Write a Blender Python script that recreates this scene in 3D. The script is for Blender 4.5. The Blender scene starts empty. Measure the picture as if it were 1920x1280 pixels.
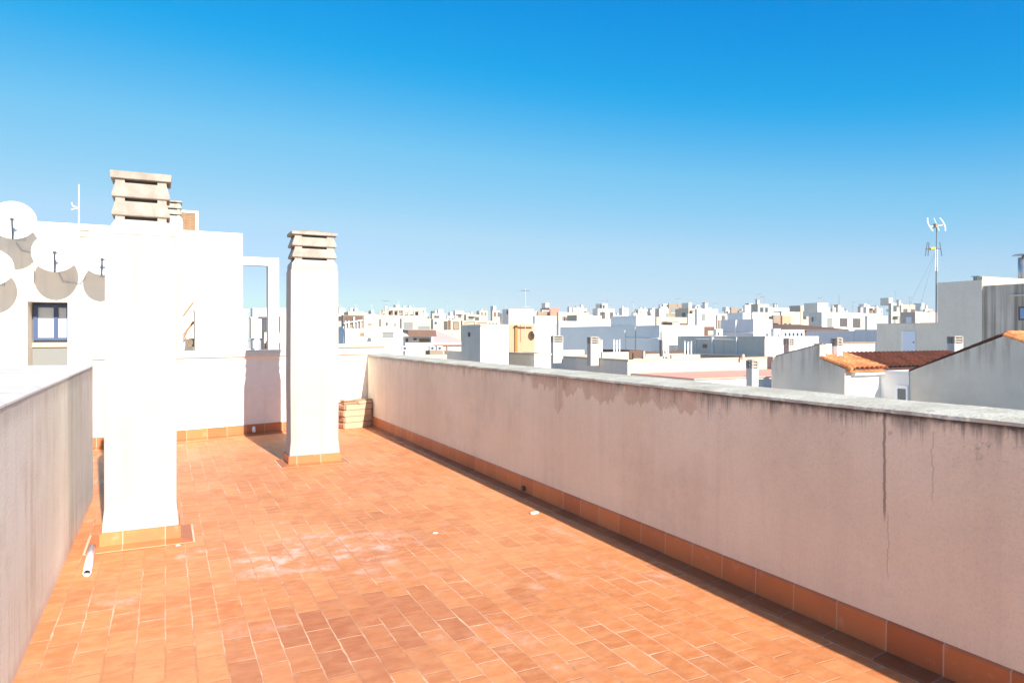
import bpy, bmesh, math, random
from mathutils import Vector, Matrix, noise as mnoise
random.seed(7)
S = bpy.context.scene
COL = S.collection
GZ = -4.5                       # ground, raised from street level to bounce light onto shaded walls
# ------------------------------------------------------------------ survey of the place
# world axes: X across the terrace (towards the long parapet), Y along the terrace, Z up, terrace floor at 0
F, CX, HY, CAMZ = 1310.0, 960.0, 626.0, 1.4
YAW = math.atan2(650.0, F); CA, SA = math.cos(YAW), math.sin(YAW)
def ru(x): return (x-CX)/F*CA + SA
def rv(x): return CA - (x-CX)/F*SA
def at(x, y, d): return Vector((ru(x)*d, rv(x)*d, CAMZ-(y-HY)/F*d))          # sight line at a known distance
def on_u(x, y, u): return at(x, y, u/ru(x))                                  # ... meeting a wall across X
def on_v(x, y, v): return at(x, y, v/rv(x))                                  # ... meeting a wall across Y
# ------------------------------------------------------------------ materials
class NT:
    def __init__(s, name, rough=.8, spec=.3):
        s.m = bpy.data.materials.new(name); s.m.use_nodes = True
        s.t = s.m.node_tree; s.n = s.t.nodes; s.l = s.t.links
        s.b = s.n['Principled BSDF']; s.b.inputs['Roughness'].default_value = rough
        s.b.inputs['Specular IOR Level'].default_value = spec
        s.pos = s.n.new('ShaderNodeNewGeometry').outputs['Position']
        sx = s.n.new('ShaderNodeSeparateXYZ'); s.l.new(s.pos, sx.inputs[0])
        s.x, s.y, s.z = sx.outputs
    def put(s, sock, v):
        if v is None: return
        if hasattr(v, 'is_output') or isinstance(v, bpy.types.NodeSocket): s.l.new(v, sock)
        else: sock.default_value = v
    def math(s, op, a, b=None, c=None, clamp=False):
        n = s.n.new('ShaderNodeMath'); n.operation = op; n.use_clamp = clamp
        for i, v in enumerate((a, b, c)): s.put(n.inputs[i], v)
        return n.outputs[0]
    def ss(s, v, a, b):
        n = s.n.new('ShaderNodeMapRange'); n.interpolation_type = 'SMOOTHSTEP'
        s.put(n.inputs[0], v); n.inputs[1].default_value = a; n.inputs[2].default_value = b
        return n.outputs[0]
    def vec(s, x, y, z):
        n = s.n.new('ShaderNodeCombineXYZ')
        for i, v in enumerate((x, y, z)): s.put(n.inputs[i], v)
        return n.outputs[0]
    def scaled(s, sx, sy, sz):
        n = s.n.new('ShaderNodeVectorMath'); n.operation = 'MULTIPLY'
        s.l.new(s.pos, n.inputs[0]); n.inputs[1].default_value = (sx, sy, sz); return n.outputs[0]
    def noise(s, scale=5, detail=4, rough=.55, vec=None):
        n = s.n.new('ShaderNodeTexNoise'); n.inputs['Scale'].default_value = scale
        n.inputs['Detail'].default_value = detail; n.inputs['Roughness'].default_value = rough
        s.l.new(vec if vec is not None else s.pos, n.inputs['Vector']); return n.outputs[0]
    def white(s, vec):
        n = s.n.new('ShaderNodeTexWhiteNoise'); n.noise_dimensions = '3D'; s.l.new(vec, n.inputs['Vector'])
        return n.outputs[0]
    def mix(s, f, a, b):
        n = s.n.new('ShaderNodeMix'); n.data_type = 'RGBA'
        s.put(n.inputs[0], f); s.put(n.inputs[6], c4(a)); s.put(n.inputs[7], c4(b)); return n.outputs[2]
    def color(s, c): s.put(s.b.inputs['Base Color'], c4(c))
    def bump(s, h, strength=.3, dist=.01):
        n = s.n.new('ShaderNodeBump'); n.inputs['Strength'].default_value = strength
        n.inputs['Distance'].default_value = dist; s.l.new(h, n.inputs['Height'])
        s.l.new(n.outputs[0], s.b.inputs['Normal'])
def c4(c):
    if isinstance(c, (tuple, list)): return (*c[:3], 1.0)
    return c
def dark(c, k): return tuple(x*k for x in c)

def plaster(name, col, var=.12, streak=.25, grime=(.10, .09, .08), scale=1.0, bump=.25):
    t = NT(name, .9, .15)
    n1 = t.noise(1.3*scale, 5); n2 = t.noise(9*scale, 4)
    st = t.noise(1, 4, .6, t.scaled(5*scale, 5*scale, .35*scale))
    k = t.ss(t.math('ADD', t.math('MULTIPLY', n1, .6), t.math('MULTIPLY', n2, .4)), .3, .7)
    c = t.mix(k, dark(col, 1-var), col)
    c = t.mix(t.math('MULTIPLY', t.ss(st, .52, .78), streak), c, grime)
    t.color(c); t.bump(t.noise(60, 3), bump, .004); return t.m
def flat(name, col, rough=.6, spec=.3, var=.1, metal=0.0):
    t = NT(name, rough, spec); t.color(t.mix(t.noise(6, 4), dark(col, 1-var), dark(col, 1+var)))
    t.b.inputs['Metallic'].default_value = metal; return t.m

def m_floor():
    t = NT('terracotta_paving', .5, .35); W, L = .118, .25
    wob = t.math('MULTIPLY', t.math('SUBTRACT', t.noise(7, 2), .5), .012)
    wob2 = t.math('MULTIPLY', t.math('SUBTRACT', t.noise(5, 2, .5, t.scaled(1.3, .9, 1)), .5), .014)
    U = t.math('DIVIDE', t.math('ADD', t.x, wob), W)
    ci = t.math('FLOOR', U); fu = t.math('FRACT', U)
    off = t.math('ADD', t.math('MULTIPLY', t.math('MODULO', t.math('ADD', ci, 100.0), 2.0), .5),
                 t.math('MULTIPLY', t.white(t.vec(ci, 3.3, 1.7)), .34))
    V = t.math('ADD', t.math('DIVIDE', t.math('ADD', t.y, wob2), L), off)
    ri = t.math('FLOOR', V); fr = t.math('FRACT', V)
    du = t.math('MULTIPLY', t.math('MINIMUM', fu, t.math('SUBTRACT', 1.0, fu)), W)
    dv = t.math('MULTIPLY', t.math('MINIMUM', fr, t.math('SUBTRACT', 1.0, fr)), L)
    d = t.math('MINIMUM', du, dv)
    ed = t.math('ADD', d, t.math('MULTIPLY', t.math('SUBTRACT', t.noise(40, 2), .5), .0035))
    tile = t.ss(t.math('SUBTRACT', ed, t.math('MULTIPLY', t.ss(t.noise(4, 4), .5, .75), .004)), .0014, .0042)
    tid = t.vec(ci, ri, 0.0)
    r1 = t.white(tid); r2 = t.white(t.vec(ri, ci, 5.0))
    c = t.mix(t.math('MULTIPLY', r1, 1.0), (.60, .195, .060), (.71, .26, .09))
    c = t.mix(t.math('MULTIPLY', t.ss(t.noise(.55, 3), .42, .62), .5), c, (.80, .35, .15))
    c = t.mix(t.math('MULTIPLY', t.math('POWER', r2, 4.0), .42), c, (.44, .14, .05))
    mott = t.ss(t.noise(1, 6, .65, t.scaled(9, 17, 1)), .35, .72)
    c = t.mix(t.math('MULTIPLY', mott, .5), c, (.83, .40, .18))
    c = t.mix(t.math('MULTIPLY', t.ss(t.noise(3.0, 6, .7), .52, .75), .45), c, (.50, .165, .065))
    c = t.mix(t.math('MULTIPLY', t.ss(t.noise(1, 5, .7, t.scaled(11, 24, 1)), .56, .7), .45), c, (.46, .15, .06))
    # a worn brownish patch near the middle
    xc = t.math('MULTIPLY', t.math('ADD', ci, .5), W); yc = t.math('MULTIPLY', t.math('SUBTRACT', t.math('ADD', ri, .5), off), L)
    def patch(pu, pv, ra, rb, per_tile=False):
        X, Y = (xc, yc) if per_tile else (t.x, t.y)
        a = t.math('DIVIDE', t.math('SUBTRACT', X, pu), ra); b = t.math('DIVIDE', t.math('SUBTRACT', Y, pv), rb)
        if per_tile: a = t.math('ADD', a, t.math('MULTIPLY', t.math('SUBTRACT', t.white(t.vec(ci, ri, 4.0)), .5), .5))
        q = t.math('ADD', t.math('POWER', t.math('ABSOLUTE', a), 2.0), t.math('POWER', t.math('ABSOLUTE', b), 2.0))
        q = t.math('ADD', q, t.math('MULTIPLY', t.math('SUBTRACT', t.noise(3.5, 4), .5), .25 if per_tile else 1.5))
        return t.math('SUBTRACT', 1.0, t.ss(q, .35, 1.25))
    wn = patch(.80, 3.25, .62, .52, True)
    wn = t.math('MULTIPLY', wn, t.math('ADD', .35, t.math('MULTIPLY', t.white(t.vec(ri, ci, 9.0)), .35)))
    wn = t.math('MULTIPLY', wn, t.math('ADD', .55, t.math('MULTIPLY', t.ss(t.noise(1, 5, .6, t.scaled(8, 16, 1)), .3, .65), .55)))
    c = t.mix(t.math('MULTIPLY', wn, .85), c, (.36, .105, .052))
    # lime bloom
    ef = t.ss(t.noise(1.6, 7, .68, t.scaled(1.4, 1, 1)), .56, .74)
    ef = t.math('MAXIMUM', t.math('MULTIPLY', ef, .6), t.math('MULTIPLY', patch(.95, 4.55, .62, .50), t.math('MULTIPLY', t.ss(t.noise(4.5, 6, .7), .42, .68), .75)))
    ef = t.math('MULTIPLY', ef, t.ss(t.noise(9, 4), .3, .65))
    c = t.mix(ef, c, (.80, .60, .52))
    g = t.mix(t.ss(t.noise(1.7, 6, .7), .40, .66), (.60, .25, .11), (.84, .54, .34))
    g = t.mix(t.math('MULTIPLY', t.ss(t.noise(5, 5, .7), .6, .72), .8), g, (.28, .12, .06))
    c = t.mix(tile, g, c)
    sp = t.ss(t.noise(38, 2), .73, .79)
    c = t.mix(t.math('MULTIPLY', sp, .5), c, (.86, .66, .52))
    t.color(c)
    hgt = t.math('ADD', t.math('MULTIPLY', tile, .6), t.math('MULTIPLY', t.noise(22, 5), .4))
    hgt = t.math('ADD', hgt, t.math('MULTIPLY', r2, .35)); t.bump(hgt, .6, .006)
    t.put(t.b.inputs['Roughness'], t.math('ADD', .42, t.math('MULTIPLY', t.noise(5, 4), .35)))
    return t.m

def m_skirt(name, axis, L=.25, k=1.0):
    t = NT(name, .5, .35); a = t.x if axis == 'x' else t.y
    V = t.math('DIVIDE', a, L); ri = t.math('FLOOR', V); fr = t.math('FRACT', V)
    d = t.math('MULTIPLY', t.math('MINIMUM', fr, t.math('SUBTRACT', 1.0, fr)), L)
    tile = t.ss(d, .0015, .0045)
    c = t.mix(t.white(t.vec(ri, 2.0, 7.0)), dark((.46, .14, .048), k), dark((.62, .215, .075), k))
    c = t.mix(t.math('MULTIPLY', t.ss(t.noise(6, 5, .6), .45, .7), .5), c, (.44, .15, .07))
    c = t.mix(t.math('MULTIPLY', t.ss(t.noise(11, 6, .7), .56, .72), .25), c, (.72, .46, .34))
    c = t.mix(tile, dark((.58, .36, .25), k), c); t.color(c)
    t.bump(t.math('ADD', tile, t.noise(20, 4)), .25, .005); return t.m

def m_long_wall():
    t = NT('pink_render_stained', .92, .12)
    base = t.mix(t.ss(t.noise(1.1, 5), .3, .7), (.88, .755, .56), (.95, .84, .65))
    st = t.noise(1, 5, .62, t.scaled(1, 9, .55))
    base = t.mix(t.math('MULTIPLY', t.ss(st, .42, .78), .14), base, (.46, .36, .30))
    st2 = t.noise(1, 5, .6, t.scaled(1, 26, .8))
    base = t.mix(t.math('MULTIPLY', t.ss(st2, .50, .8), .20), base, (.82, .72, .65))
    base = t.mix(t.math('MULTIPLY', t.ss(t.noise(90, 3, .7), .45, .7), .16), base, (.45, .36, .32))
    base = t.mix(t.math('MULTIPLY', t.ss(t.noise(3.2, 6, .7, t.scaled(1, 1, 2.2)), .55, .72), .22), base, (.80, .70, .64))
    blot = t.ss(t.noise(1.5, 7, .72), .46, .72)
    base = t.mix(t.math('MULTIPLY', blot, .2), base, (.40, .33, .29))
    # run-off from the coping, longer in places
    ln = t.math('ADD', .018, t.math('MULTIPLY', t.math('POWER', t.noise(1, 7, .75, t.scaled(1, 6.5, .02)), 4.0), .62))
    h = t.math('DIVIDE', t.math('SUBTRACT', 1.066, t.z), ln)
    fine = t.noise(1, 5, .7, t.scaled(1, 45, 2.0))
    gr = t.math('SUBTRACT', 1.0, t.ss(t.math('ADD', h, t.math('MULTIPLY', t.math('SUBTRACT', fine, .5), 2.4)), -.2, 1.5))
    near = t.ss(t.y, 7.5, 1.5)
    near = t.math('SUBTRACT', 1.0, t.ss(t.y, 1.2, 7.5))
    gr = t.math('MULTIPLY', gr, t.math('ADD', .42, t.math('MULTIPLY', near, .5)))
    base = t.mix(gr, base, (.13, .115, .10))
    lip = t.math('SUBTRACT', 1.0, t.ss(t.math('ADD', t.math('SUBTRACT', 1.062, t.z), t.math('MULTIPLY', t.math('SUBTRACT', t.noise(18, 5, .7), .5), .05)), .004, .028))  # dark line under the coping: mould plus painted shadow
    base = t.mix(t.math('MULTIPLY', lip, t.math('ADD', .35, t.math('MULTIPLY', near, .6))), base, (.09, .08, .07))
    blk = t.math('MULTIPLY', t.ss(t.noise(5.5, 6, .75), .56, .68), t.ss(t.z, .84, 1.03))
    base = t.mix(t.math('MULTIPLY', blk, t.math('MULTIPLY', near, .8)), base, (.17, .145, .125))
    # patched render below the coping with a tidemark
    def band(v0, v1, drop):
        w = t.math('MULTIPLY', t.ss(t.y, v0-.05, v0+.05), t.math('SUBTRACT', 1.0, t.ss(t.y, v1-.05, v1+.05)))
        edge = t.math('ADD', drop, t.math('MULTIPLY', t.math('SUBTRACT', t.noise(1, 4, .6, t.scaled(1, 8.5, 1.5)), .5), .34))
        q = t.math('SUBTRACT', 1.066, t.z)
        return t.math('MULTIPLY', w, t.math('SUBTRACT', 1.0, t.ss(t.math('SUBTRACT', q, edge), -.008, .008)))
    pt = t.math('MAXIMUM', band(3.20, 3.95, .12), t.math('MAXIMUM', band(4.05, 5.30, .13), band(4.78, 4.9, .30)))
    base = t.mix(t.math('MULTIPLY', pt, t.math('ADD', .2, t.math('MULTIPLY', t.noise(6, 4), .5))), base, (.53, .35, .24))
    # expansion joints and hairline cracks
    def line(v, z0, z1, w, wob):
        q = t.math('ABSOLUTE', t.math('SUBTRACT', t.math('ADD', t.y, t.math('MULTIPLY', t.math('SUBTRACT', t.noise(7, 4, .7, t.scaled(0, 0, 1)), .5), wob)), v))
        a = t.math('SUBTRACT', 1.0, t.ss(q, w*.4, w))
        return t.math('MULTIPLY', a, t.math('MULTIPLY', t.ss(t.z, z0-.04, z0+.04), t.math('SUBTRACT', 1.0, t.ss(t.z, z1-.01, z1+.01))))
    base = t.mix(t.math('MULTIPLY', line(2.015, .60, 1.06, .009, .03), .6), base, (.07, .055, .05))
    base = t.mix(t.math('MULTIPLY', line(2.0, .35, .62, .004, .06), .3), base, (.2, .15, .13))
    base = t.mix(t.math('MULTIPLY', line(4.86, .70, 1.07, .006, .0), .8), base, (.85, .78, .70))
    base = t.mix(t.math('MULTIPLY', line(1.80, .72, 1.0, .004, .09), .28), base, (.2, .15, .13))
    t.color(base)
    t.bump(t.math('ADD', t.noise(75, 3), t.math('MULTIPLY', t.noise(9, 4), .8)), .6, .008)
    return t.m

def m_left_wall():
    t = NT('cream_render_streaked', .92, .12)
    base = t.mix(t.ss(t.noise(1.2, 5), .3, .7), (.85, .84, .68), (.94, .94, .80))
    st = t.noise(1, 5, .65, t.scaled(1, 14, .9))
    pch = t.ss(t.noise(1.7, 5, .65), .36, .66)
    base = t.mix(t.math('MULTIPLY', t.ss(st, .40, .72), t.math('ADD', .08, t.math('MULTIPLY', pch, .55))), base, (.62, .50, .35))
    base = t.mix(t.math('MULTIPLY', t.ss(t.noise(3.2, 7, .72), .48, .72), .32), base, (.64, .53, .38))
    st2 = t.noise(1, 4, .65, t.scaled(1, 30, 1.0))
    base = t.mix(t.math('MULTIPLY', t.ss(st2, .5, .75), .5), base, (.85, .80, .73))
    low = t.math('SUBTRACT', 1.0, t.ss(t.math('ADD', t.z, t.math('MULTIPLY', t.noise(6, 4), .12)), .05, .16))
    base = t.mix(t.math('MULTIPLY', low, .5), base, (.72, .50, .38))
    top = t.ss(t.math('ADD', t.z, t.math('MULTIPLY', t.noise(1, 5, .6, t.scaled(1, 22, 3)), .16)), 1.08, 1.2)
    base = t.mix(t.math('MULTIPLY', top, .35), base, (.36, .30, .25))
    t.color(base); t.bump(t.math('ADD', t.noise(70, 3), st), .4, .006); return t.m

def m_coping():
    t = NT('weathered_concrete_coping', .9, .15)
    c = t.mix(t.ss(t.noise(4, 6, .65), .35, .7), (.50, .44, .34), (.68, .62, .50))
    c = t.mix(t.math('MULTIPLY', t.ss(t.noise(16, 6, .72), .56, .70), .6), c, (.20, .175, .14))
    c = t.mix(t.math('MULTIPLY', t.ss(t.noise(45, 4, .7), .58, .7), .5), c, (.20, .17, .14))
    t.color(c); t.bump(t.noise(35, 5), .5, .01); return t.m

def m_chimney_cap():
    t = NT('stained_concrete_louvre', .9, .15)
    c = t.mix(t.ss(t.noise(9, 5, .6), .3, .7), (.29, .255, .21), (.40, .36, .305))
    c = t.mix(t.math('MULTIPLY', t.ss(t.noise(1, 4, .6, t.scaled(20, 20, 3)), .5, .75), .5), c, (.28, .22, .17))
    t.color(c); t.bump(t.noise(60, 4), .5, .006); return t.m

def m_tiles():
    t = NT('clay_roof_tile', .75, .2)
    tid = t.vec(t.math('FLOOR', t.math('DIVIDE', t.x, .29)), t.math('FLOOR', t.math('DIVIDE', t.y, .38)), 0.0)
    c = t.mix(t.white(tid), (.52, .17, .055), (.74, .32, .12))
    c = t.mix(t.math('MULTIPLY', t.ss(t.noise(2.2, 5, .65), .5, .72), .6), c, (.34, .15, .08))
    c = t.mix(t.math('MULTIPLY', t.ss(t.noise(9, 4), .6, .75), .5), c, (.72, .55, .40))
    t.color(c); return t.m

def m_streaked():
    t = NT('grey_render_runoff', .92, .12)
    c = t.mix(t.ss(t.noise(.6, 5), .3, .7), (.56, .475, .39), (.68, .585, .49))
    st = t.noise(1, 4, .55, t.scaled(0, 1.9, .05))
    c = t.mix(t.math('MULTIPLY', t.ss(st, .43, .66), .85), c, (.15, .115, .09))
    c = t.mix(t.math('MULTIPLY', t.ss(t.noise(1, 5, .6, t.scaled(1, 5, .2)), .45, .75), .4), c, (.22, .18, .15))
    t.color(c); return t.m

def m_gable(name, z0):
    t = NT(name, .92, .12)
    c = t.mix(t.ss(t.noise(.5, 6, .6), .3, .7), (.66, .585, .49), (.79, .71, .60))
    c = t.mix(t.math('MULTIPLY', t.ss(t.noise(3.5, 5, .7), .5, .72), .3), c, (.64, .62, .58))
    st = t.noise(1, 5, .62, t.scaled(1, 3.5, .35))
    g = t.math('MULTIPLY', t.ss(st, .42, .68), t.ss(t.z, z0-1.7, z0))
    c = t.mix(t.math('MULTIPLY', g, .7), c, (.32, .245, .185))
    t.color(c); t.bump(t.noise(14, 5), .3, .02); return t.m

def m_shadowtiles():
    t = NT('shadowed_roof_tile', .85, .1)  # roof tile with cast shadow put into its colour
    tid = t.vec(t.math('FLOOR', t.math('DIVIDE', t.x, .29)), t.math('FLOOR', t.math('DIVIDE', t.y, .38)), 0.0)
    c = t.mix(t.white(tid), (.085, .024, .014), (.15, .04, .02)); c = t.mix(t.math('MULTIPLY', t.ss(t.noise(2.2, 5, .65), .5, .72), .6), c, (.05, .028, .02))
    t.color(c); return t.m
M = {}
M['floor'] = m_floor(); M['skx'] = m_skirt('terracotta_skirting_across', 'x'); M['sky'] = m_skirt('terracotta_skirting_along', 'y')
M['rowy'] = m_skirt('dark_base_tile', 'y', .25, .62); M['long'] = m_long_wall(); M['left'] = m_left_wall(); M['coping'] = m_coping(); M['cap'] = m_chimney_cap()
M['tiles'] = m_tiles(); M['shadowtiles'] = m_shadowtiles(); M['streak'] = m_streaked(); M['gable'] = m_gable('grey_gable_render', .9); M['gable2'] = m_gable('grey_gable_render_large', 1.3)
M['white'] = plaster('white_render', (.74, .67, .59), .10, .35, (.36, .31, .26), 1.2)
M['house'] = plaster('penthouse_render', (.88, .76, .62), .06, .3, (.45, .37, .30), .7)
M['endwall'] = plaster('end_parapet_render', (.86, .79, .71), .08, .3, (.42, .36, .30), 1.2)
M['lowroof'] = plaster('pale_flat_roof', (.62, .54, .45), .12, .25, (.4, .34, .28), .4)
M['bright'] = plaster('bright_white_render', (.84, .82, .79), .05, .08, (.5, .46, .4), .5)
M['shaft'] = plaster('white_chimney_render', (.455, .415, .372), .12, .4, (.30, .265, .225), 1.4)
M['blueish'] = plaster('white_limewash', (.90, .87, .82), .07, .10, (.5, .48, .45), .4)
M['cream'] = plaster('cream_render', (.56, .465, .35), .10, .2, (.4, .33, .26), .5)
M['peach'] = plaster('peach_render', (.58, .46, .375), .08, .12, (.5, .4, .3), .5)
M['pinkish'] = plaster('pink_roof_sheet', (.64, .48, .42), .08, .2, (.66, .45, .38), .5)
M['pale'] = plaster('pale_grey_render', (.82, .725, .60), .10, .2, (.35, .31, .27), .5)
M['grey'] = plaster('grey_render', (.68, .615, .54), .12, .25, (.30, .27, .24), .5)
M['darkgrey'] = plaster('dark_grey_render', (.45, .43, .40), .12, .25, (.2, .19, .18), .5)
M['lav'] = plaster('lilac_grey_render', (.80, .75, .74), .08, .15, (.4, .37, .37), .5)
M['yellow'] = plaster('yellow_render', (.52, .315, .195), .08, .15, (.55, .34, .14), .5)
M['brown'] = plaster('brown_render', (.17, .10, .072), .2, .3, (.1, .065, .045), .6)
M['tan'] = plaster('tan_render', (.32, .235, .165), .12, .25, (.3, .22, .16), .5)
M['redroof'] = plaster('red_coated_roof', (.66, .24, .17), .12, .25, (.45, .2, .15), .6)
M['salmon'] = plaster('salmon_roof_coating', (.86, .40, .29), .1, .25, (.58, .3, .23), .5)
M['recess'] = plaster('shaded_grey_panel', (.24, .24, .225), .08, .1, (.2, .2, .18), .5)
M['shutter'] = plaster('tan_shutter', (.30, .185, .11), .08, .1, (.2, .13, .08), .5)
M['orange'] = plaster('pilaster_shade_orange', (.36, .19, .065), .08, .1, (.3, .16, .05), .5)
M['terrroof'] = plaster('terracotta_flat_roof', (.24, .13, .085), .15, .3, (.3, .17, .12), .6)
M['roof'] = plaster('grey_flat_roof', (.42, .40, .37), .15, .3, (.25, .23, .21), .5)
M['ground'] = plaster('bounce_ground', (.36, .33, .29), .2, .3, (.2, .19, .18), .1)  # ground colour lightened to bounce more sunlight
M['glass'] = NT('window_glass', .08, .6).m; M['glass'].node_tree.nodes['Principled BSDF'].inputs['Base Color'].default_value = (.05, .065, .08, 1)
M['palepane'] = NT('reflection_coloured_pane', .03, 1.0).m  # pale pane colour stands for reflected sunlit walls
_b = M['palepane'].node_tree.nodes['Principled BSDF']; _b.inputs['Base Color'].default_value = (.62, .64, .68, 1); _b.inputs['Roughness'].default_value = .2
M['hole'] = flat('shaded_opening', (.09, .08, .075), .8)
M['bluef'] = flat('blue_painted_frame', (.06, .09, .19), .45)
M['bluepane'] = flat('blue_shutter', (.22, .36, .62), .5)
M['wmetal'] = flat('white_painted_metal', (.82, .83, .84), .35, .5, .04)
M['gmetal'] = flat('galvanised_metal', (.45, .46, .48), .38, .5, .15, .7)
M['dmetal'] = flat('dark_metal', (.07, .07, .08), .5, .4)
M['rust'] = flat('rusty_metal', (.33, .19, .11), .7, .3, .3)
M['wood'] = flat('weathered_timber', (.36, .23, .14), .8, .2, .3)
M['wicker'] = flat('tan_reed_screen', (.26, .165, .09), .8, .2, .25)
M['clay'] = flat('raw_clay_block', (.50, .35, .235), .85, .15, .2)
M['claydark'] = flat('dark_clay_tile', (.44, .22, .13), .85, .15, .25)
M['chip'] = flat('plaster_chip', (.82, .76, .70), .9, .1)
M['pvc'] = flat('white_plastic', (.84, .83, .82), .4, .4, .04)
M['ylwplastic'] = flat('yellow_plastic', (.62, .52, .08), .5)
M['doorw'] = flat('pale_blue_white_door', (.74, .78, .86), .5, .3, .05)
M['green'] = flat('olive_plant', (.07, .10, .04), .8, .2, .3)
# ------------------------------------------------------------------ mesh building
class MB:
    def __init__(s): s.v = []; s.f = []
    def quad(s, *p):
        i = len(s.v); s.v += [tuple(q) for q in p]; s.f.append(tuple(range(i, i+len(p)))); return s
    def box(s, x0, x1, y0, y1, z0, z1):
        return s.prism([(x0, y0), (x1, y0), (x1, y1), (x0, y1)], z0, z1)
    def prism(s, poly, z0, z1):                              # plan polygon (counter-clockwise) raised from z0 to z1
        return s.loft([[(x, y, z0) for x, y in poly], [(x, y, z1) for x, y in poly]])
    def prism_u(s, poly, u0, u1):                            # (y,z) outline carried from u0 to u1
        return s.loft([[(u0, y, z) for y, z in poly], [(u1, y, z) for y, z in poly]])
    def loft(s, rings, caps=True):
        i = len(s.v); n = len(rings[0])
        for r in rings: s.v += [tuple(p) for p in r]
        for k in range(len(rings)-1):
            for j in range(n):
                a = i+k*n+j; b = i+k*n+(j+1) % n
                s.f.append((a, b, b+n, a+n))
        if caps:
            s.f.append(tuple(i+j for j in reversed(range(n)))); s.f.append(tuple(i+(len(rings)-1)*n+j for j in range(n)))
        return s
    def tube(s, a, b, r, r2=None, n=8):
        a, b = Vector(a), Vector(b); r2 = r if r2 is None else r2
        d = (b-a).normalized(); p = d.orthogonal().normalized(); q = d.cross(p)
        ring = lambda c, rr: [c+(p*math.cos(t)+q*math.sin(t))*rr for t in [2*math.pi*k/n for k in range(n)]]
        return s.loft([ring(a, r), ring(b, r2)])
    def path(s, pts, r, n=6):
        for a, b in zip(pts, pts[1:]): s.tube(a, b, r, n=n)
        return s
    def build(s, name, mat, parent=None, smooth=False, bevel=0, org=None):
        o_ = Vector(org) if org is not None else (Vector(parent['org']) if parent is not None else Vector((0, 0, 0)))
        me = bpy.data.meshes.new(name)
        me.from_pydata([tuple(Vector(p)-o_) for p in s.v], [], s.f)
        bm = bmesh.new(); bm.from_mesh(me); bmesh.ops.recalc_face_normals(bm, faces=bm.faces); bm.to_mesh(me); bm.free()
        me.materials.append(mat)
        if smooth:
            for p in me.polygons: p.use_smooth = True
        ob = bpy.data.objects.new(name, me); COL.objects.link(ob)
        if parent is not None: ob.parent = parent
        else: ob.location = o_
        ob['org'] = tuple(o_)
        if bevel:
            b = ob.modifiers.new('soft_edge', 'BEVEL'); b.width = bevel; b.segments = 2; b.limit_method = 'ANGLE'
        return ob
def tag(o, label, cat, group=None):
    o['label'] = label; o['category'] = cat
    if group: o['group'] = group
    return o
def thing(name, loc, label, cat, group=None):
    e = bpy.data.objects.new(name, None); e.empty_display_size = .3; e.location = loc; COL.objects.link(e)
    e['org'] = tuple(loc); return tag(e, label, cat, group)
def struct(o): o['kind'] = 'structure'; return o
# ------------------------------------------------------------------ camera, sky, sun
cam = bpy.data.cameras.new('camera'); cam.sensor_width = 36; cam.lens = F/1920*36; cam.clip_end = 6000; cam.clip_start = .05
cam.shift_y = -14/1920
co = bpy.data.objects.new('camera', cam); COL.objects.link(co); co.location = (0, 0, CAMZ)
co.rotation_euler = (math.pi/2, 0, -YAW); S.camera = co
SUN = Vector((.160, -1.84, 1.0)).normalized()
sl = bpy.data.lights.new('sun', 'SUN'); sl.energy = 3.1; sl.angle = math.radians(.5); sl.color = (1, .95, .88)
so = bpy.data.objects.new('sun', sl); COL.objects.link(so); so.rotation_euler = (-SUN).to_track_quat('-Z', 'Y').to_euler()
w = bpy.data.worlds.new('World'); S.world = w; w.use_nodes = True; wn = w.node_tree.nodes; wl = w.node_tree.links
sk = wn.new('ShaderNodeTexSky'); sk.sky_type = 'NISHITA'; sk.sun_disc = False
sk.sun_elevation = math.asin(SUN.z); sk.sun_rotation = math.atan2(SUN.x, SUN.y)
sk.air_density = 1.0; sk.dust_density = .25; sk.ozone_density = 3.0; sk.altitude = 20
EXPO = 1.58
mu = wn.new('ShaderNodeVectorMath'); mu.operation = 'SCALE'; mu.inputs[3].default_value = .125/4; wl.new(sk.outputs[0], mu.inputs[0])
cv = wn.new('ShaderNodeRGBCurve'); wl.new(mu.outputs[0], cv.inputs['Color']); cv.mapping.extend = 'HORIZONTAL'
cv.mapping.use_clip = False
for ch, pts in enumerate((((0, 0), (.15, .0), (.195, .012), (.28, .19), (.465, .445), (.825, .60), (1, .66), (2, 1.8), (4, 3.4)),
                          ((0, 0), (.265, .30), (.345, .41), (.475, .58), (.725, .72), (1, .79), (2, 1.75), (4, 3.2)),
                          ((0, 0), (.45, .78), (.59, .86), (.76, .91), (.90, .935), (1, .95), (2, 1.6), (4, 2.9)))):
    pts = [(a/4, b_) for a, b_ in pts]
    c = cv.mapping.curves[ch]
    c.points[0].location = pts[0]; c.points[1].location = pts[-1]
    for q in pts[1:-1]: c.points.new(*q)
    for q in c.points: q.handle_type = 'VECTOR'
cv.mapping.update()
ga = wn.new('ShaderNodeVectorMath'); ga.operation = 'SCALE'; ga.inputs[3].default_value = 1/(2**EXPO*.12); wl.new(cv.outputs[0], ga.inputs[0])
wl.new(ga.outputs[0], wn['Background'].inputs['Color']); wn['Background'].inputs['Strength'].default_value = .12
S.view_settings.view_transform = 'Standard'; S.view_settings.look = 'None'; S.view_settings.exposure = EXPO; S.view_settings.gamma = 1
# ------------------------------------------------------------------ the terrace
UR, UL = 2.82, -.55
def far_v(u): return 10.04 + .25*u
struct(MB().box(-320, 620, -120, 760, GZ-1, GZ).build('ground', M['ground']))
fl = MB(); fl.prism([(-4, -4), (UR+.2, -4), (UR+.2, far_v(UR+.2)+.1), (-4, far_v(-4)+.1)], -.3, 0)
struct(fl.build('terrace_floor', M['floor']))

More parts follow.
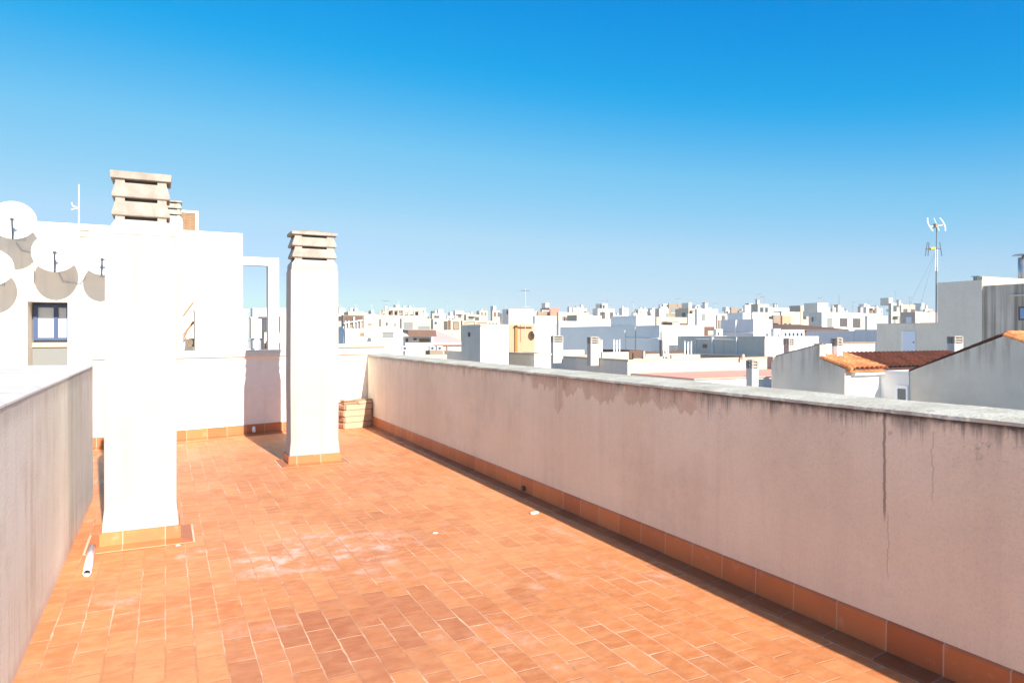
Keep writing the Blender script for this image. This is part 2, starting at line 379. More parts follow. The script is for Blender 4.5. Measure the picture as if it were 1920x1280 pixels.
# long parapet on the right
pw = thing('parapet_wall', (UR+.16, 3, 0), 'long stained pink parapet along the terrace with a blackened coping', 'parapet wall')
MB().box(UR, UR+.34, -4, far_v(UR)+.02, -.29, 1.062).build('wall', M['long'], pw)
def rough_slab(x0, x1, y0, y1, z0, z1, step, amp, seed):
    m = MB(); n = int((y1-y0)/step); rings = []
    for k in range(n+1):
        y = y0+(y1-y0)*k/n; j = lambda s: (mnoise.noise(Vector((y*6.0, s*3.1+seed, 0)))*.7+mnoise.noise(Vector((y*21.0, s*7.7+seed, 3)))*.5)*amp
        rings.append([(x0+j(1), y, z0+j(2)*.5), (x1+j(3), y, z0), (x1+j(4), y, z1+j(5)*.4), (x0+.07+j(6), y, z1+j(7)*.3), (x0+.025+j(8)*1.0, y, z1-.008+j(9)*.3), (x0+.004+j(8), y, z0+.014+j(9)*.4)])
    return m.loft(rings)
rough_slab(UR-.006, UR+.36, -4, far_v(UR)-.02, 1.058, 1.085, .03, .007, 2).build('coping', M['coping'], pw)
sk_ = MB()
sk_.loft([[(UR-.012, y, .018), (UR-.001, y, .018), (UR-.001, y, .156), (UR-.009, y, .146)] for y in (-4, far_v(UR)-.03)])
sk_.build('skirting', M['sky'], pw)
MB().loft([[(UR-.105, y, -.01), (UR-.015, y, -.01), (UR-.015, y, .022), (UR-.098, y, .010)] for y in (-4, far_v(UR)-.05)]).build('base_tile_row', M['rowy'], pw)
dr = MB()
for v, z in ((5.42, .055),):
    dr.tube((UR-.03, v, z), (UR-.008, v, z), .022, n=10)
dr.build('drain_hole', M['dmetal'], pw)

# low white block on the left
lw = thing('low_roof_block', (-2, 2, 0), 'low cream block with streaky side and wide white top left of the terrace', 'low wall')
MB().box(-4.2, UL, -4, 6.9, -.29, 1.128).build('wall', M['left'], lw, bevel=.012)
lt = MB(); n = 60; rings = []
for k in range(n+1):
    y = -4+10.92*k/n; a = mnoise.noise(Vector((y*5, 4, 1)))*.006
    rings.append([(-4.2, y, 1.124), (UL+.003+a*.4, y, 1.124), (UL+.001+a*.4, y, 1.132), (UL-.02+a, y, 1.142), (-4.2, y, 1.142)])
lt.loft(rings).build('coping', M['white'], lw)

# wall closing the far end (slightly out of square)
UF0, UF1 = -.80, UR+.40
fw = thing('end_parapet', (0, 10, 0), 'white parapet closing the far end of the terrace with a chimney shadow on it', 'parapet wall')
def fp(u, off): return (u-off*.2425*0, far_v(u)+off)
MB().prism([fp(UF0, 0), fp(UF1, 0), fp(UF1, .24), fp(UF0, .24)], -.29, 1.085).build('wall', M['endwall'], fw)
MB().prism([fp(UF0, -.035), fp(UF1, -.035), fp(UF1, .275), fp(UF0, .275)], 1.085, 1.175).build('coping', M['white'], fw, bevel=.01)
MB().prism([fp(UF0, -.014), fp(UR-.016, -.014), fp(UR-.016, -.001), fp(UF0, -.001)], .022, .145).build('skirting', M['skx'], fw)
bt = MB(); bt.loft([[(u, far_v(u)-.10, -.01), (u, far_v(u)-.015, -.01), (u, far_v(u)-.015, .026), (u, far_v(u)-.092, .010)] for u in (UF0, UR-.12)])
bt.build('base_tile_row', M['skx'], fw)
p = Vector((1.10, far_v(1.10)-.03, .075)); MB().tube(p-Vector((0, .03, .03)), p+Vector((0, .02, .03)), .022, n=10).build('pipe_stub', M['pvc'], fw)

# ------------------------------------------------------------------ terrace chimneys
def chimney(label, u0, v0, wb, wt, wc, db, dt, dc, ztop, peak, name='chimney', shift=0.0, skirt=True, base=0.0, mats=('shaft', 'cap')):
    cu, cv = u0+wb/2, v0+db/2
    t = thing(name, (cu, cv, base), label, 'chimney')
    R = lambda hw, hd, z, dx=0: [(cu-hw+dx, cv-hd, z), (cu+hw+dx, cv-hd, z), (cu+hw+dx, cv+hd, z), (cu-hw+dx, cv+hd, z)]
    zs = ztop-.415
    rings = [R(wb/2, db/2, base+.10), R(wb/2-.003, db/2-.003, base+.16), R(wb/2-.014, db/2-.01, base+.26), R(wt/2+.006, dt/2+.004, base+.9), R(wt/2, dt/2, zs-.02), R(wt/2-.008, dt/2-.008, zs)]
    MB().loft(rings).build('shaft', M[mats[0]], t, bevel=.008)
    MB().loft([R(wt/2-.008, dt/2-.008, zs), R(wc/2+.004, dc/2+.004, zs+.055), R(wc*.44, dc*.44, zs+.10)]).build('shoulder', M[mats[0]], t)
    n, hw, hd = .43, wc/2, dc/2; z = zs+.10
    MB().loft([R(hw*.62, hd*.62, z), R(hw*.62, hd*.62, ztop-.03)]).build('flue', M['hole'], t)
    def posts(z0, z1):
        a = wc*.16; b = dc*.2; iw, idp = wc*.44, dc*.44
        for sx in (-1, 1):
            for sy in (-1, 1):
                x0, x1 = sorted((cu+sx*iw, cu+sx*(iw-a))); y0, y1 = sorted((cv+sy*idp, cv+sy*(idp-b)))
                MB().box(x0, x1, y0, y1, z0, z1).build('corner_post', M[mats[1]], t)
    for k in range(2):
        posts(z-.002, z+.024)
        z += .024
        MB().loft([R(hw-.006, hd-.006, z), R(hw, hd, z+.006), R(hw, hd, z+.022), R(wc*.44, dc*.44, z+.098)]).build('louvre', M[mats[1]], t)
        z += .098
    posts(z-.002, z+.024); z += .024
    if peak:
        MB().loft([R(hw+.004, hd+.004, z), R(hw+.008, hd+.008, z+.004), R(hw+.008, hd+.008, z+.032), R(hw*.1, hd*.1, z+.032+peak)]).build('cap_slab', M[mats[1]], t)
    else:
        MB().loft([R(hw+.002, hd+.002, z), R(hw+.006, hd+.006, z+.003), R(hw+.01, hd+.01, z+.046), R(hw+.004, hd+.004, z+.05)]).build('cap_slab', M[mats[1]], t)
    if skirt:
        MB().loft([R(wb/2+.012, db/2+.012, .012), R(wb/2+.010, db/2+.010, .104), R(wb/2-.004, db/2-.004, .108)]).build('skirting', M['skx'], t)
        a = .085
        ap = MB().loft([R(wb/2+a, db/2+a, -.01), R(wb/2+a, db/2+a, .008), R(wb/2+.013, db/2+.013, .024)], caps=False); ap.build('apron_tiles', M['skx'], t)
        g = MB(); zz = .0035; a0, a1 = a-.004, a+.012
        A = R(wb/2+a0, db/2+a0, zz); B = R(wb/2+a1, db/2+a1, zz)
        for j in range(4): g.quad(A[j], B[j], B[(j+1) % 4], A[(j+1) % 4])
        g.build('grout_line', M['grout'], t)
    return t
M['grout'] = flat('pale_grout', (.80, .58, .40), .9, .1, .2)
chimney('white chimney nearest the camera with flat louvred cap beside the low cream block', -.372, 5.25, .455, .418, .345, .30, .275, .235, 2.475, 0)
chimney('second white chimney with a peaked louvred cap, throwing its shadow on the end parapet', 1.178, 7.67, .53, .50, .468, .335, .315, .31, 2.51, .045)

# ------------------------------------------------------------------ things lying on the terrace
def tilt(mb_pts, c, rz): return [(c[0]+x*math.cos(rz)-y*math.sin(rz), c[1]+x*math.sin(rz)+y*math.cos(rz), z) for x, y, z in mb_pts]
def slab(c, L, D, z0, z1, rz, ridged=True, jag=0.0):
    m = MB(); hl, hd = L/2, D/2; n = 9; pts = []
    for k in range(n):                                        # saw-toothed left end
        y = -hd+2*hd*k/(n-1); pts.append((-hl+(.014 if (k % 2 and ridged) else 0), y))
    pts = list(reversed(pts)); out = pts+[(hl, -hd), (hl+jag, 0), (hl, hd)]
    f = lambda z: tilt([(x, y, z) for x, y in out], c, rz)
    return m.loft([f(z0), f(z0+.004), f(z1-.004), f(z1)])
rz = math.atan(.25); c0 = (2.555, 10.475); z = 0.002
words = ['bottom', 'second', 'third', 'fourth']
for k in range(4):
    hh = (.092, .090, .092, .085)[k]
    cc = (c0[0]+(.0, .006, -.008, .01)[k], c0[1]+(0, .006, -.006, .004)[k])
    t = thing('clay_block', (*cc, z), '%s layer of clay blocks in the stack at the far corner of the terrace' % words[k], 'clay block', 'clay blocks stacked in the terrace corner')
    slab(cc, .455-.006*k, .24, z, z+hh-.006, rz+(0, .02, -.015, .03)[k]).build('body', M['clay'], t)
    for q in range(5):                                        # protruding tile ends on the left side
        y = -.10+.05*q; P = tilt([(-.246, y-.012, 0), (-.218, y-.012, 0), (-.218, y+.012, 0), (-.246, y+.012, 0)], cc, rz)
        MB().prism([(a, b) for a, b, _ in P], z+.012, z+hh-.018).build('end_rib', M['claydark'], t)
    z += hh
for k, (dx, dy, L, D, h, r, lab, mt) in enumerate((
        (-.055, -.02, .29, .17, .030, -.10, 'thin dark broken tile lying askew on the left of the clay block stack', 'claydark'),
        (.10, .0, .25, .20, .036, .16, 'thicker pale tile overhanging the right of the clay block stack', 'clay'),
        (.02, .02, .46, .17, .016, -.05, 'long weathered board lying on top of the clay block stack', 'wood'),
        (-.09, -.03, .13, .09, .022, .7, 'small pale fragment topmost on the clay block stack', 'chip'))):
    zz = z+(0, .001, .038, .056)[k]
    tag(slab((c0[0]+dx, c0[1]+dy), L, D, zz, zz+h, rz+r, False, .012).build(('broken_tile', 'broken_tile', 'board', 'tile_fragment')[k], M[mt], org=(c0[0]+dx, c0[1]+dy, zz)), lab, ('tile', 'tile', 'board', 'fragment')[k])

tb = MB(); A = Vector((-.425, 5.24, .024)); B = Vector((-.405, 4.70, .022)); n = 14
ax = (B-A).normalized(); pp = ax.orthogonal().normalized(); qq = ax.cross(pp)
rg = lambda c, r: [c+(pp*math.cos(2*math.pi*k/n)+qq*math.sin(2*math.pi*k/n))*r for k in range(n)]
tb.loft([rg(B, .0185), rg(A, .0215), rg(A, .024), rg(B, .0215), rg(B, .0185)], caps=False)
tag(tb.build('plastic_tube', M['pvc'], smooth=True, org=(-.415, 4.97, 0)), 'short white plastic tube lying on the tiles in front of the nearest chimney', 'tube')
def chip(u, v, r, lab, seed):
    m = bmesh.new(); bmesh.ops.create_icosphere(m, subdivisions=2, radius=r)
    for vv in m.verts:
        vv.co *= 1+.5*mnoise.noise(vv.co*60/r*.02+Vector((seed, 0, 0))); vv.co.z *= .4; vv.co.x *= 1.4
    me = bpy.data.meshes.new('plaster_chip'); m.to_mesh(me); m.free(); me.materials.append(M['chip'])
    o = bpy.data.objects.new('plaster_chip', me); COL.objects.link(o); o.location = (u, v, r*.3); tag(o, lab, 'chip', 'plaster chips on the terrace floor')
chip(2.575, 4.80, .026, 'largest white plaster chip on the tiles beside the shadow of the long parapet', 1)
chip(1.70, 4.64, .013, 'small white plaster chip lying in the open middle of the terrace tiles', 2)
chip(.075, 5.13, .011, 'tiny white plaster chip just right of the nearest chimney base', 3)

# ------------------------------------------------------------------ neighbouring penthouse on the left
VH = 19.2
uh = lambda x: on_v(x, 0, VH)[0]
zh = lambda x, y: on_v(x, y, VH)[2]
ph = thing('penthouse', (-4, VH+3, GZ), 'bright white penthouse carrying satellite dishes, beyond the end parapet at left', 'building')
uo0, uo1 = uh(51), uh(127); zo = zh(60, 565); zt = zh(455, 438); ue = uh(455)
MB().box(-16, uo0, VH, VH+7, GZ, zt).box(uo1, ue, VH, VH+7, GZ, zt).box(uo0+.001, uo1-.001, VH+.002, VH+7, zo, zt-.002).build('wall', M['house'], ph)
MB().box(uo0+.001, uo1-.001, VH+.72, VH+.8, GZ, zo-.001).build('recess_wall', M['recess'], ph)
# window in the recess
W0 = on_v(63, 638, VH+.70); W1 = on_v(131, 572, VH+.70); um = on_v(105.5, 600, VH+.70)[0]
wf = MB(); fwid = .065
for a, b, c_, d_ in ((W0[0], W0[0]+fwid*1.4, W0[2], W1[2]), (W1[0]-fwid, W1[0], W0[2], W1[2]), (um-fwid*.7, um+fwid*.7, W0[2]+fwid, W1[2]-fwid)):
    wf.box(a, b, VH+.64, VH+.72, c_, d_)
wf.box(W0[0]+fwid*1.4, W1[0]-fwid, VH+.642, VH+.718, W0[2], W0[2]+fwid).box(W0[0]+fwid*1.4, W1[0]-fwid, VH+.642, VH+.718, W1[2]-fwid, W1[2])
wo = wf.build('window', M['bluef'], ph)
MB().box(W0[0]+.02, W1[0]-.02, VH+.69, VH+.70, W0[2]+.02, W1[2]-.02).build('pane', M['palepane'], wo)
MB().box(uo0+.002, uo1-.002, VH+.67, VH+.719, W0[2]-.16, W0[2]-.06).build('sill', M['cream'], ph)
# door with frame on the right part
D0 = on_v(371, 640, VH); D1 = on_v(433, 489, VH)
dm = MB().box(D0[0], D1[0], VH-.03, VH+.0, D0[2], D1[2]).build('door', M['bright'], ph)
fr = MB().box(D0[0]-.07, D0[0], VH-.045, VH, D0[2], D1[2]+.07).box(D1[0], D1[0]+.07, VH-.045, VH, D0[2], D1[2]+.07).box(D0[0], D1[0], VH-.044, VH, D1[2], D1[2]+.07)
fr.build('door_frame', M['white'], dm)
sl_ = MB()
for k in range(3):
    zz = D1[2]-.18-.10*k; sl_.box(D0[0]+.12, D1[0]-.12, VH-.042, VH-.03, zz-.03, zz)
sl_.build('door_louvre', M['wmetal'], dm)
# roof-edge frame joined to the penthouse
c0_, c1_ = uh(503), uh(523); zb = zh(500, 498); zt2 = zh(460, 481)
MB().box(ue+.002, c0_, VH+.02, VH+.30, zb, zt2).build('beam', M['white'], ph)
MB().box(c0_, c1_, VH, VH+.36, GZ, zt2+.004).build('column', M['white'], ph)

def dish(x, y, rpx, label):
    v = VH-.85; c = on_v(x, y, v); d = v/rv(x); r = rpx*d/F
    t = thing('satellite_dish', (c[0], VH, c[2]-.2), label, 'satellite dish', 'satellite dishes on the penthouse wall')
    nrm = Vector((.10, -.93, .34)).normalized(); p = Vector((0, 0, 1)).cross(nrm).normalized(); q = nrm.cross(p)
    m = MB(); n = 28; rings = []
    for k in range(1, 7):
        a = k/6; rings.append([c+(p*math.cos(2*math.pi*j/n)+q*1.06*math.sin(2*math.pi*j/n))*r*a+nrm*(.16*r*a*a) for j in range(n)])
    back = [[P-nrm*.012 for P in rr] for rr in reversed(rings)]
    m.loft(rings+back); m.build('reflector', M['wmetal'], t, smooth=True)
    f = c+nrm*r*1.02-q*r*.42
    MB().path([c-q*r*1.05+nrm*.12*r, c-q*r*1.0+nrm*r*.25, f], .02).build('feed_arm', M['dmetal'], t)
    MB().tube(f, f+(c-f).normalized()*.13, .042, .03).tube(f+p*.05, f+p*.05+(c-f).normalized()*.08, .014).build('receiver_head', M['dmetal'], t)
    MB().path([c-nrm*.01, c-nrm*.16-q*.05, Vector((c[0], VH-.01, c[2]-.18))], .024).box(c[0]-.09, c[0]+.09, VH-.02, VH-.001, c[2]-.32, c[2]-.04).build('wall_bracket', M['gmetal'], t)
def cable(pts, lab):
    P = [on_v(x, y, VH-.03) for x, y in pts]
    tag(MB().path(P, .012, 5).build('coax_cable', M['dmetal' if 0 else 'gmetal'], org=P[0]), lab, 'cable')
cable(((30, 455), (40, 470), (62, 474), (64, 500), (62, 560)), 'thin grey cable hanging from the topmost dish towards the blue framed window')
cable(((107, 498), (112, 515), (118, 528), (150, 532), (160, 520)), 'thin grey cable looping in the shadow of the dish above the window')
dish(25, 415, 37, 'topmost satellite dish, standing above the parapet of the white penthouse')
dish(-16, 503, 35, 'satellite dish cut off by the left edge, below the topmost dish')
dish(103, 476, 37, 'satellite dish directly above the blue framed window')
dish(190, 488, 30, 'satellite dish half hidden behind the nearest white chimney')

def yagi(t, c, ax, L, n, half, r=.012, up=Vector((0, 0, 1))):
    ax = ax.normalized(); s = ax.cross(up).normalized(); m = MB().tube(c-ax*L/2, c+ax*L/2, r)
    for k in range(n):
        q = c+ax*(L*(k/(n-1)-.5)); h = half*(1-.35*k/(n-1)); m.tube(q-s*h, q+s*h, r*.6)
    return m
# small aerial on the penthouse roof edge
b_ = on_v(148, 447, VH-.06); tp = on_v(148, 346, VH-.06)
t = thing('tv_antenna', b_, 'thin white aerial bracketed to the penthouse wall above the hanging dishes', 'antenna')
MB().tube(b_, tp, .015).build('mast', M['wmetal'], t)
a_ = on_v(143, 388, VH-.06); MB().path([on_v(134, 380, VH-.1), on_v(137, 387, VH-.1), a_, on_v(148, 392, VH-.06)], .012).path([on_v(134, 393, VH-.3), on_v(141, 391, VH-.2), on_v(148, 392, VH-.06)], .010).build('loop_element', M['wmetal'], t)
for yy in (429, 441):
    q = on_v(148, yy, VH-.06); MB().tube(q, q+Vector((.22, .0, 0)), .014).tube(q, q+Vector((0, .06, 0)), .014).build('wall_bracket', M['gmetal'], t)
lc = on_v(27, 666, VH-.2)
tag(MB().box(lc[0]-3, lc[0], VH-.2, VH-.002, .2, lc[2]).build('low_wall_block', M['house'], bevel=.02, org=(lc[0]-1.5, VH-.4, .2)), 'low white block at the foot of the penthouse wall by the left edge', 'wall')
# chimney behind the nearest one
q0 = on_v(297, 400, 15.5); q1 = on_v(344, 400, 15.5); ztp = on_v(325, 374, 15.5)[2]
chimney('white chimney with louvred cap half hidden behind the nearest chimney', q0[0], 15.5, q1[0]-q0[0], (q1[0]-q0[0])*.98, (q1[0]-q0[0])*.86, .5, .5, .44, ztp, .02, skirt=False, base=-2.0)
# reed screen box on the roof
s0 = on_v(341, 434, VH+.6); s1 = on_v(372, 396, VH+.6)
t = thing('reed_screen', (s0[0], VH+.6, s0[2]-.3), 'tan reed panel in a white frame on the penthouse roof beside the chimneys', 'screen')
MB().box(s0[0]-.4, s1[0]-.07, VH+.62, VH+.68, s0[2]-.3, s1[2]-.06).build('panel', M['wicker'], t)
fm = MB().box(s0[0]-.4, s1[0], VH+.6, VH+.9, s1[2]-.06, s1[2]).box(s1[0]-.07, s1[0], VH+.6, VH+.9, s0[2]-.3, s1[2]-.061)
fm.build('frame', M['white'], t)
gl = MB()
for k in range(7):
    zz = s0[2]+.05+(s1[2]-s0[2]-.12)*k/6.5; gl.box(s0[0]-.4, s1[0]-.071, VH+.612, VH+.619, zz, zz+.012)
for k in range(3):
    xx = s0[0]+.05+.14*k; gl.box(xx, xx+.012, VH+.605, VH+.611, s0[2]-.28, s1[2]-.065)
gl.build('slats', M['rust'], t)
# stair rail and low block in front of the door
VB = 17.6
t = thing('stair_rail', on_v(350, 660, VB), 'sloping brown handrail in two bars beside the white door', 'railing')
MB().tube(on_v(329, 612, VB), on_v(363, 566, VB), .022).build('upper_bar', M['rust'], t)
MB().tube(on_v(329, 648, VB), on_v(363, 603, VB), .026).build('lower_bar', M['rust'], t)
br = MB()
for x, y in ((333, 642), (339, 634), (345, 627)):
    br.tube(on_v(x-3, y+9, VB), on_v(x+4, y-4, VB), .03)
br.build('bracket', M['rust'], t)
MB().tube(on_v(364, 660, VB), on_v(364, 562, VB), .014).build('post', M['wmetal'], t)
cl_ = MB(); cc = on_v(358, 642, VB)
for k in range(16):
    a0, a1 = [2*math.pi*j/16 for j in (k, k+1)]; cl_.tube(cc+Vector((math.cos(a0)*.07, 0, math.sin(a0)*.09)), cc+Vector((math.cos(a1)*.07, 0, math.sin(a1)*.09)), .024)
tag(cl_.build('cable_coil', M['wicker'], org=cc), 'small brown coil of cable at the foot of the sloping handrail', 'cable coil')
k0 = on_v(366, 583, 17.0); k1 = on_v(465, 583, 17.0)
t = thing('stair_parapet', (k0[0], 17.2, GZ), 'plain white stair block in front of the penthouse door', 'wall')
MB().box(k0[0], k1[0], 17.0, 17.9, GZ, k0[2]).build('wall', M['white'], t)
MB().box(k0[0]-.02, k1[0]+.02, 16.97, 17.93, k0[2], k0[2]+.06).build('coping', M['bright'], t)
# things under the roof frame
c1 = on_v(471, 634, 20.0); c2 = on_v(496, 597, 20.0)
t = thing('white_cabinet', (c1[0], 20, c1[2]-.3), 'white service cabinet on legs seen through the roof frame', 'cabinet')
MB().box(c1[0], c2[0], 20, 20.4, c1[2], c2[2]).build('body', M['bright'], t, bevel=.01)
MB().box(c1[0]-.02, c2[0]+.03, 19.97, 20.43, c2[2], c2[2]+.03).build('top', M['pale'], t)
MB().box(c1[0]+.05, c1[0]+.1, 20.1, 20.3, c1[2]-.6, c1[2]).box(c2[0]-.1, c2[0]-.05, 20.1, 20.3, c1[2]-.6, c1[2]).build('legs', M['gmetal'], t)
a = on_v(493, 650, 18.6); b = on_v(493, 596, 18.6)
t = thing('dark_post', a, 'dark metal post with short crossbar in front of the white cabinet', 'post')
MB().tube(a-Vector((0, 0, .6)), b, .03).build('pole', M['dmetal'], t); MB().tube(b-Vector((.12, 0, 0)), b+Vector((.09, 0, 0)), .022).build('crossbar', M['dmetal'], t)

# roof slabs and low walls between here and the penthouse
t = thing('neighbour_terrace', (0, 15, GZ), 'pale flat neighbouring terrace just beyond the end parapet', 'terrace')
MB().box(-14, 5.4, 11.9, VH-.01, GZ, .2).build('roof', M['lowroof'], t)
t = thing('peach_parapet', (3, 13.2, .2), 'low peach parapet showing above the end parapet right of the second chimney', 'parapet wall')
e0 = on_v(634, 649, 13.2); e1 = on_v(722, 650, 13.2)
MB().box(e0[0]-.3, e1[0], 13.2, 13.5, .2, 1.20-.05).build('wall', M['peach'], t); MB().box(e0[0]-.32, e1[0]+.02, 13.17, 13.53, 1.15, 1.215).build('coping', M['cream'], t)

for u0, u1, v0, v1, z, lab in ((22.6, 31.5, 38, 60, -1.1, 'added low roof bouncing light onto the blue shaded wall'), (33, 49.3, 18, 44, -1.2, 'added low roof bouncing light onto the grey tower'), (4.2, 24.2, 7.5, 28.3, -1.75, 'added low roof bouncing light onto the grey gables'),
                               (6, 20.2, 28.4, 60, -1.3, 'added low roof bouncing light behind the yellow house'), (32, 70, 44.2, 100, -.9, 'added wide low roof bouncing light around the lilac house'), (5, 95, 100.5, 190, -.6, 'added widest low roof bouncing light under the skyline blocks')):
    t = thing('bounce_roof', ((u0+u1)/2, (v0+v1)/2, GZ), lab, 'added flat roof'); MB().box(u0, u1, v0, v1, GZ, z).build('roof', M['lowroof'], t)  # mostly hidden roofs added to bounce sunlight onto shaded walls
    if z < -1.5:
        for p, q, r_, k_ in ((u0, u1-.5, 13.0, 13.2), (u0, u1-.5, 20.4, 20.6), (11.0, 11.2, v0, 12.99), (15.5, 15.7, 13.21, 20.39), (9.0, 9.2, 20.61, v1)):
            MB().box(p+.01, q, r_, k_, z+.001, z+.5).build('dividing_wall', M['cream'], t)
        for p, r_ in ((8, 10), (13.5, 16.5), (18.5, 24)):
            MB().box(p, p+1.6, r_, r_+1.2, z+.001, z+.35).build('added_skylight_kerb', M['white'], t); MB().box(p+.08, p+1.52, r_+.08, r_+1.12, z+.351, z+.40).build('added_skylight', M['glass'], t)
# ------------------------------------------------------------------ generic flat-roofed building
def shell(u0, u1, v0, v1, z0, z1, lip=.45, th=.18):
    m = MB()
    if u1-u0 < 3*th or v1-v0 < 3*th: return m.box(u0, u1, v0, v1, z0, z1), False
    P = lambda i, z: [(u0+i, v0+i, z), (u1-i, v0+i, z), (u1-i, v1-i, z), (u0+i, v1-i, z)]
    m.loft([P(0, z0), P(0, z1), P(th, z1), P(th, z1-lip)], caps=False); return m, True
class B: pass
def building(label, xl, xc, xr, yt, d, mat='white', roof='roof', depth=8.0, name='apartment_building', cat='building', group=None, base=GZ, lip=.45, cop=None, wall_name='wall'):
    b = B(); p = at(xc, yt, d); b.u0, b.v0, b.z = p
    b.v1 = on_u(xl, 0, b.u0)[1] if xl < xc-.5 else b.v0+depth
    b.u1 = on_v(xr, 0, b.v0)[0] if xr > xc+.5 else b.u0+depth
    b.v1 = max(b.v1, b.v0+.3)
    b.t = thing(name, ((b.u0+b.u1)/2, (b.v0+b.v1)/2, base), label, cat, group)
    m, sh = shell(b.u0, b.u1, b.v0, b.v1, base, b.z, lip); b.w = m.build(wall_name, M[mat], b.t)
    if sh: MB().quad((b.u0+.18, b.v0+.18, b.z-lip), (b.u1-.18, b.v0+.18, b.z-lip), (b.u1-.18, b.v1-.18, b.z-lip), (b.u0+.18, b.v1-.18, b.z-lip)).build('roof', M[roof], b.t)
    if cop:
        e = .03; o = MB(); A = [(b.u0-e, b.v0-e), (b.u1+e, b.v0-e), (b.u1+e, b.v1+e), (b.u0-e, b.v1+e)]; I = [(b.u0+.22, b.v0+.22), (b.u1-.22, b.v0+.22), (b.u1-.22, b.v1-.22), (b.u0+.22, b.v1-.22)]
        L3 = lambda Q, z: [(x, y, z) for x, y in Q]
        o.loft([L3(I, b.z+.004), L3(A, b.z+.004), L3(A, b.z+.08), L3(I, b.z+.08), L3(I, b.z+.004)], caps=False).build('coping', M[cop], b.t)
    return b
def win_v(b, x0, x1, y0, y1, pane='glass', frame='wmetal', name='window', v=None, fw=None, proud=.05):
    v = b.v0 if v is None else v; p0 = on_v(x0, y1, v); p1 = on_v(x1, y0, v); fw = fw or min(.07, abs(p1[0]-p0[0])*.12)
    if frame:
        f = MB().box(p0[0], p0[0]+fw, v-proud, v-.001, p0[2], p1[2]).box(p1[0]-fw, p1[0], v-proud, v-.001, p0[2], p1[2])
        f.box(p0[0]+fw, p1[0]-fw, v-proud, v-.001, p1[2]-fw, p1[2]).box(p0[0]+fw, p1[0]-fw, v-proud, v-.001, p0[2], p0[2]+fw)
        o = f.build(name, M[frame], b.t); MB().box(p0[0]+fw, p1[0]-fw, v-.02, v-.002, p0[2]+fw, p1[2]-fw).build('pane', M[pane], o)
    else: o = MB().box(p0[0], p1[0], v-.03, v-.002, p0[2], p1[2]).build(name, M[pane], b.t)
    return o
def win_u(b, x0, x1, y0, y1, pane='glass', frame='wmetal', name='window', u=None, proud=.05):
    u = b.u0 if u is None else u; p0 = on_u(x0, y1, u); p1 = on_u(x1, y0, u); a, c = p1[1], p0[1]; fw = min(.07, (c-a)*.12)
    z0, z1 = p0[2], p1[2]
    if frame:
        f = MB().box(u-proud, u-.001, a, a+fw, z0, z1).box(u-proud, u-.001, c-fw, c, z0, z1).box(u-proud, u-.001, a+fw, c-fw, z1-fw, z1).box(u-proud, u-.001, a+fw, c-fw, z0, z0+fw)
        o = f.build(name, M[frame], b.t); MB().box(u-.02, u-.002, a+fw, c-fw, z0+fw, z1-fw).build('pane', M[pane], o)
    else: o = MB().box(u-.03, u-.002, a, c, z0, z1).build(name, M[pane], b.t)
    return o
def part(b, name, xl, xc, xr, yt, d, mat, yb=None, depth=2.0, parent=None):
    """a smaller block belonging to a building"""
    p = at(xc, yt, d); v1 = on_u(xl, 0, p[0])[1] if xl < xc-.4 else p[1]+depth; u1 = on_v(xr, 0, p[1])[0] if xr > xc+.4 else p[0]+depth
    zb = b.z-.5 if yb is None else at(xc, yb, d)[2]
    return MB().box(p[0], u1, p[1], max(v1, p[1]+.1), zb, p[2]).build(name, M[mat], parent or b.t)
def small_chimney(xl, xc, xr, yt, d, label, hgt=1.6, mat='shaft', group=None, capm='cap'):
    p = at(xc, yt, d); u0, v0, z = p; v1 = on_u(xl, 0, u0)[1]; u1 = on_v(xr, 0, v0)[0]; v1 = max(v1, v0+.25); zb = z-hgt
    t = thing('chimney', ((u0+u1)/2, (v0+v1)/2, zb), label, 'chimney', group)
    h = min(.42, hgt*.3); R = lambda e, zz: [(u0-e, v0-e, zz), (u1+e, v0-e, zz), (u1+e, v1+e, zz), (u0-e, v1+e, zz)]
    MB().loft([R(0, zb), R(0, z-h)]).build('shaft', M[mat], t)
    MB().loft([R(-.1, z-h), R(-.1, z-.06)]).build('flue', M['hole'], t)
    for k in range(3):
        zz = z-h+.05+k*(h-.05)/3
        MB().loft([R(.01, zz), R(.01, zz+.03), R(-.05, zz+(h-.05)/3*.62)]).build('louvre' if k < 2 else 'cap_slab', M[capm], t)
    for x in (u0-.02, u1-.10):
        for y in (v0-.02, v1-.10): MB().box(x+.02, x+.12, y+.02, y+.12, z-h-.001, z-.08).build('corner_post', M[capm], t)
    return t
def antenna(x, yt, yb, d, label, half=.35, group=None, two=True):
    a, b = at(x, yb, d), at(x, yt, d)
    t = thing('tv_antenna', a, label, 'antenna', group); r = .02*d/60+.006
    MB().tube(a, b, r, n=6).build('mast', M['gmetal'], t)
    yagi(t, b-Vector((0, 0, .1)), Vector((1, .4, 0)), half*2, 5, half*.9, r*.7).build('upper_aerial', M['gmetal'], t)
    if two: yagi(t, a.lerp(b, .62), Vector((.2, 1, 0)), half*1.6, 4, half*.7, r*.7).build('lower_aerial', M['gmetal'], t)
    return t
def ac_unit(x0, x1, y0, y1, d, label):
    p = at(x0, y1, d); w_ = on_v(x1, 0, p[1])[0]-p[0]; h = (y1-y0)/F*d
    t = thing('ac_unit', p, label, 'air conditioner', 'air conditioning units on the roofs')
    MB().box(p[0], p[0]+w_, p[1], p[1]+.35, p[2], p[2]+h).build('case', M['wmetal'], t)
    c = p+Vector((w_*.42, -.012, h*.5)); MB().tube(c, c+Vector((0, .01, 0)), h*.36, n=16).build('fan_grille', M['dmetal'], t)

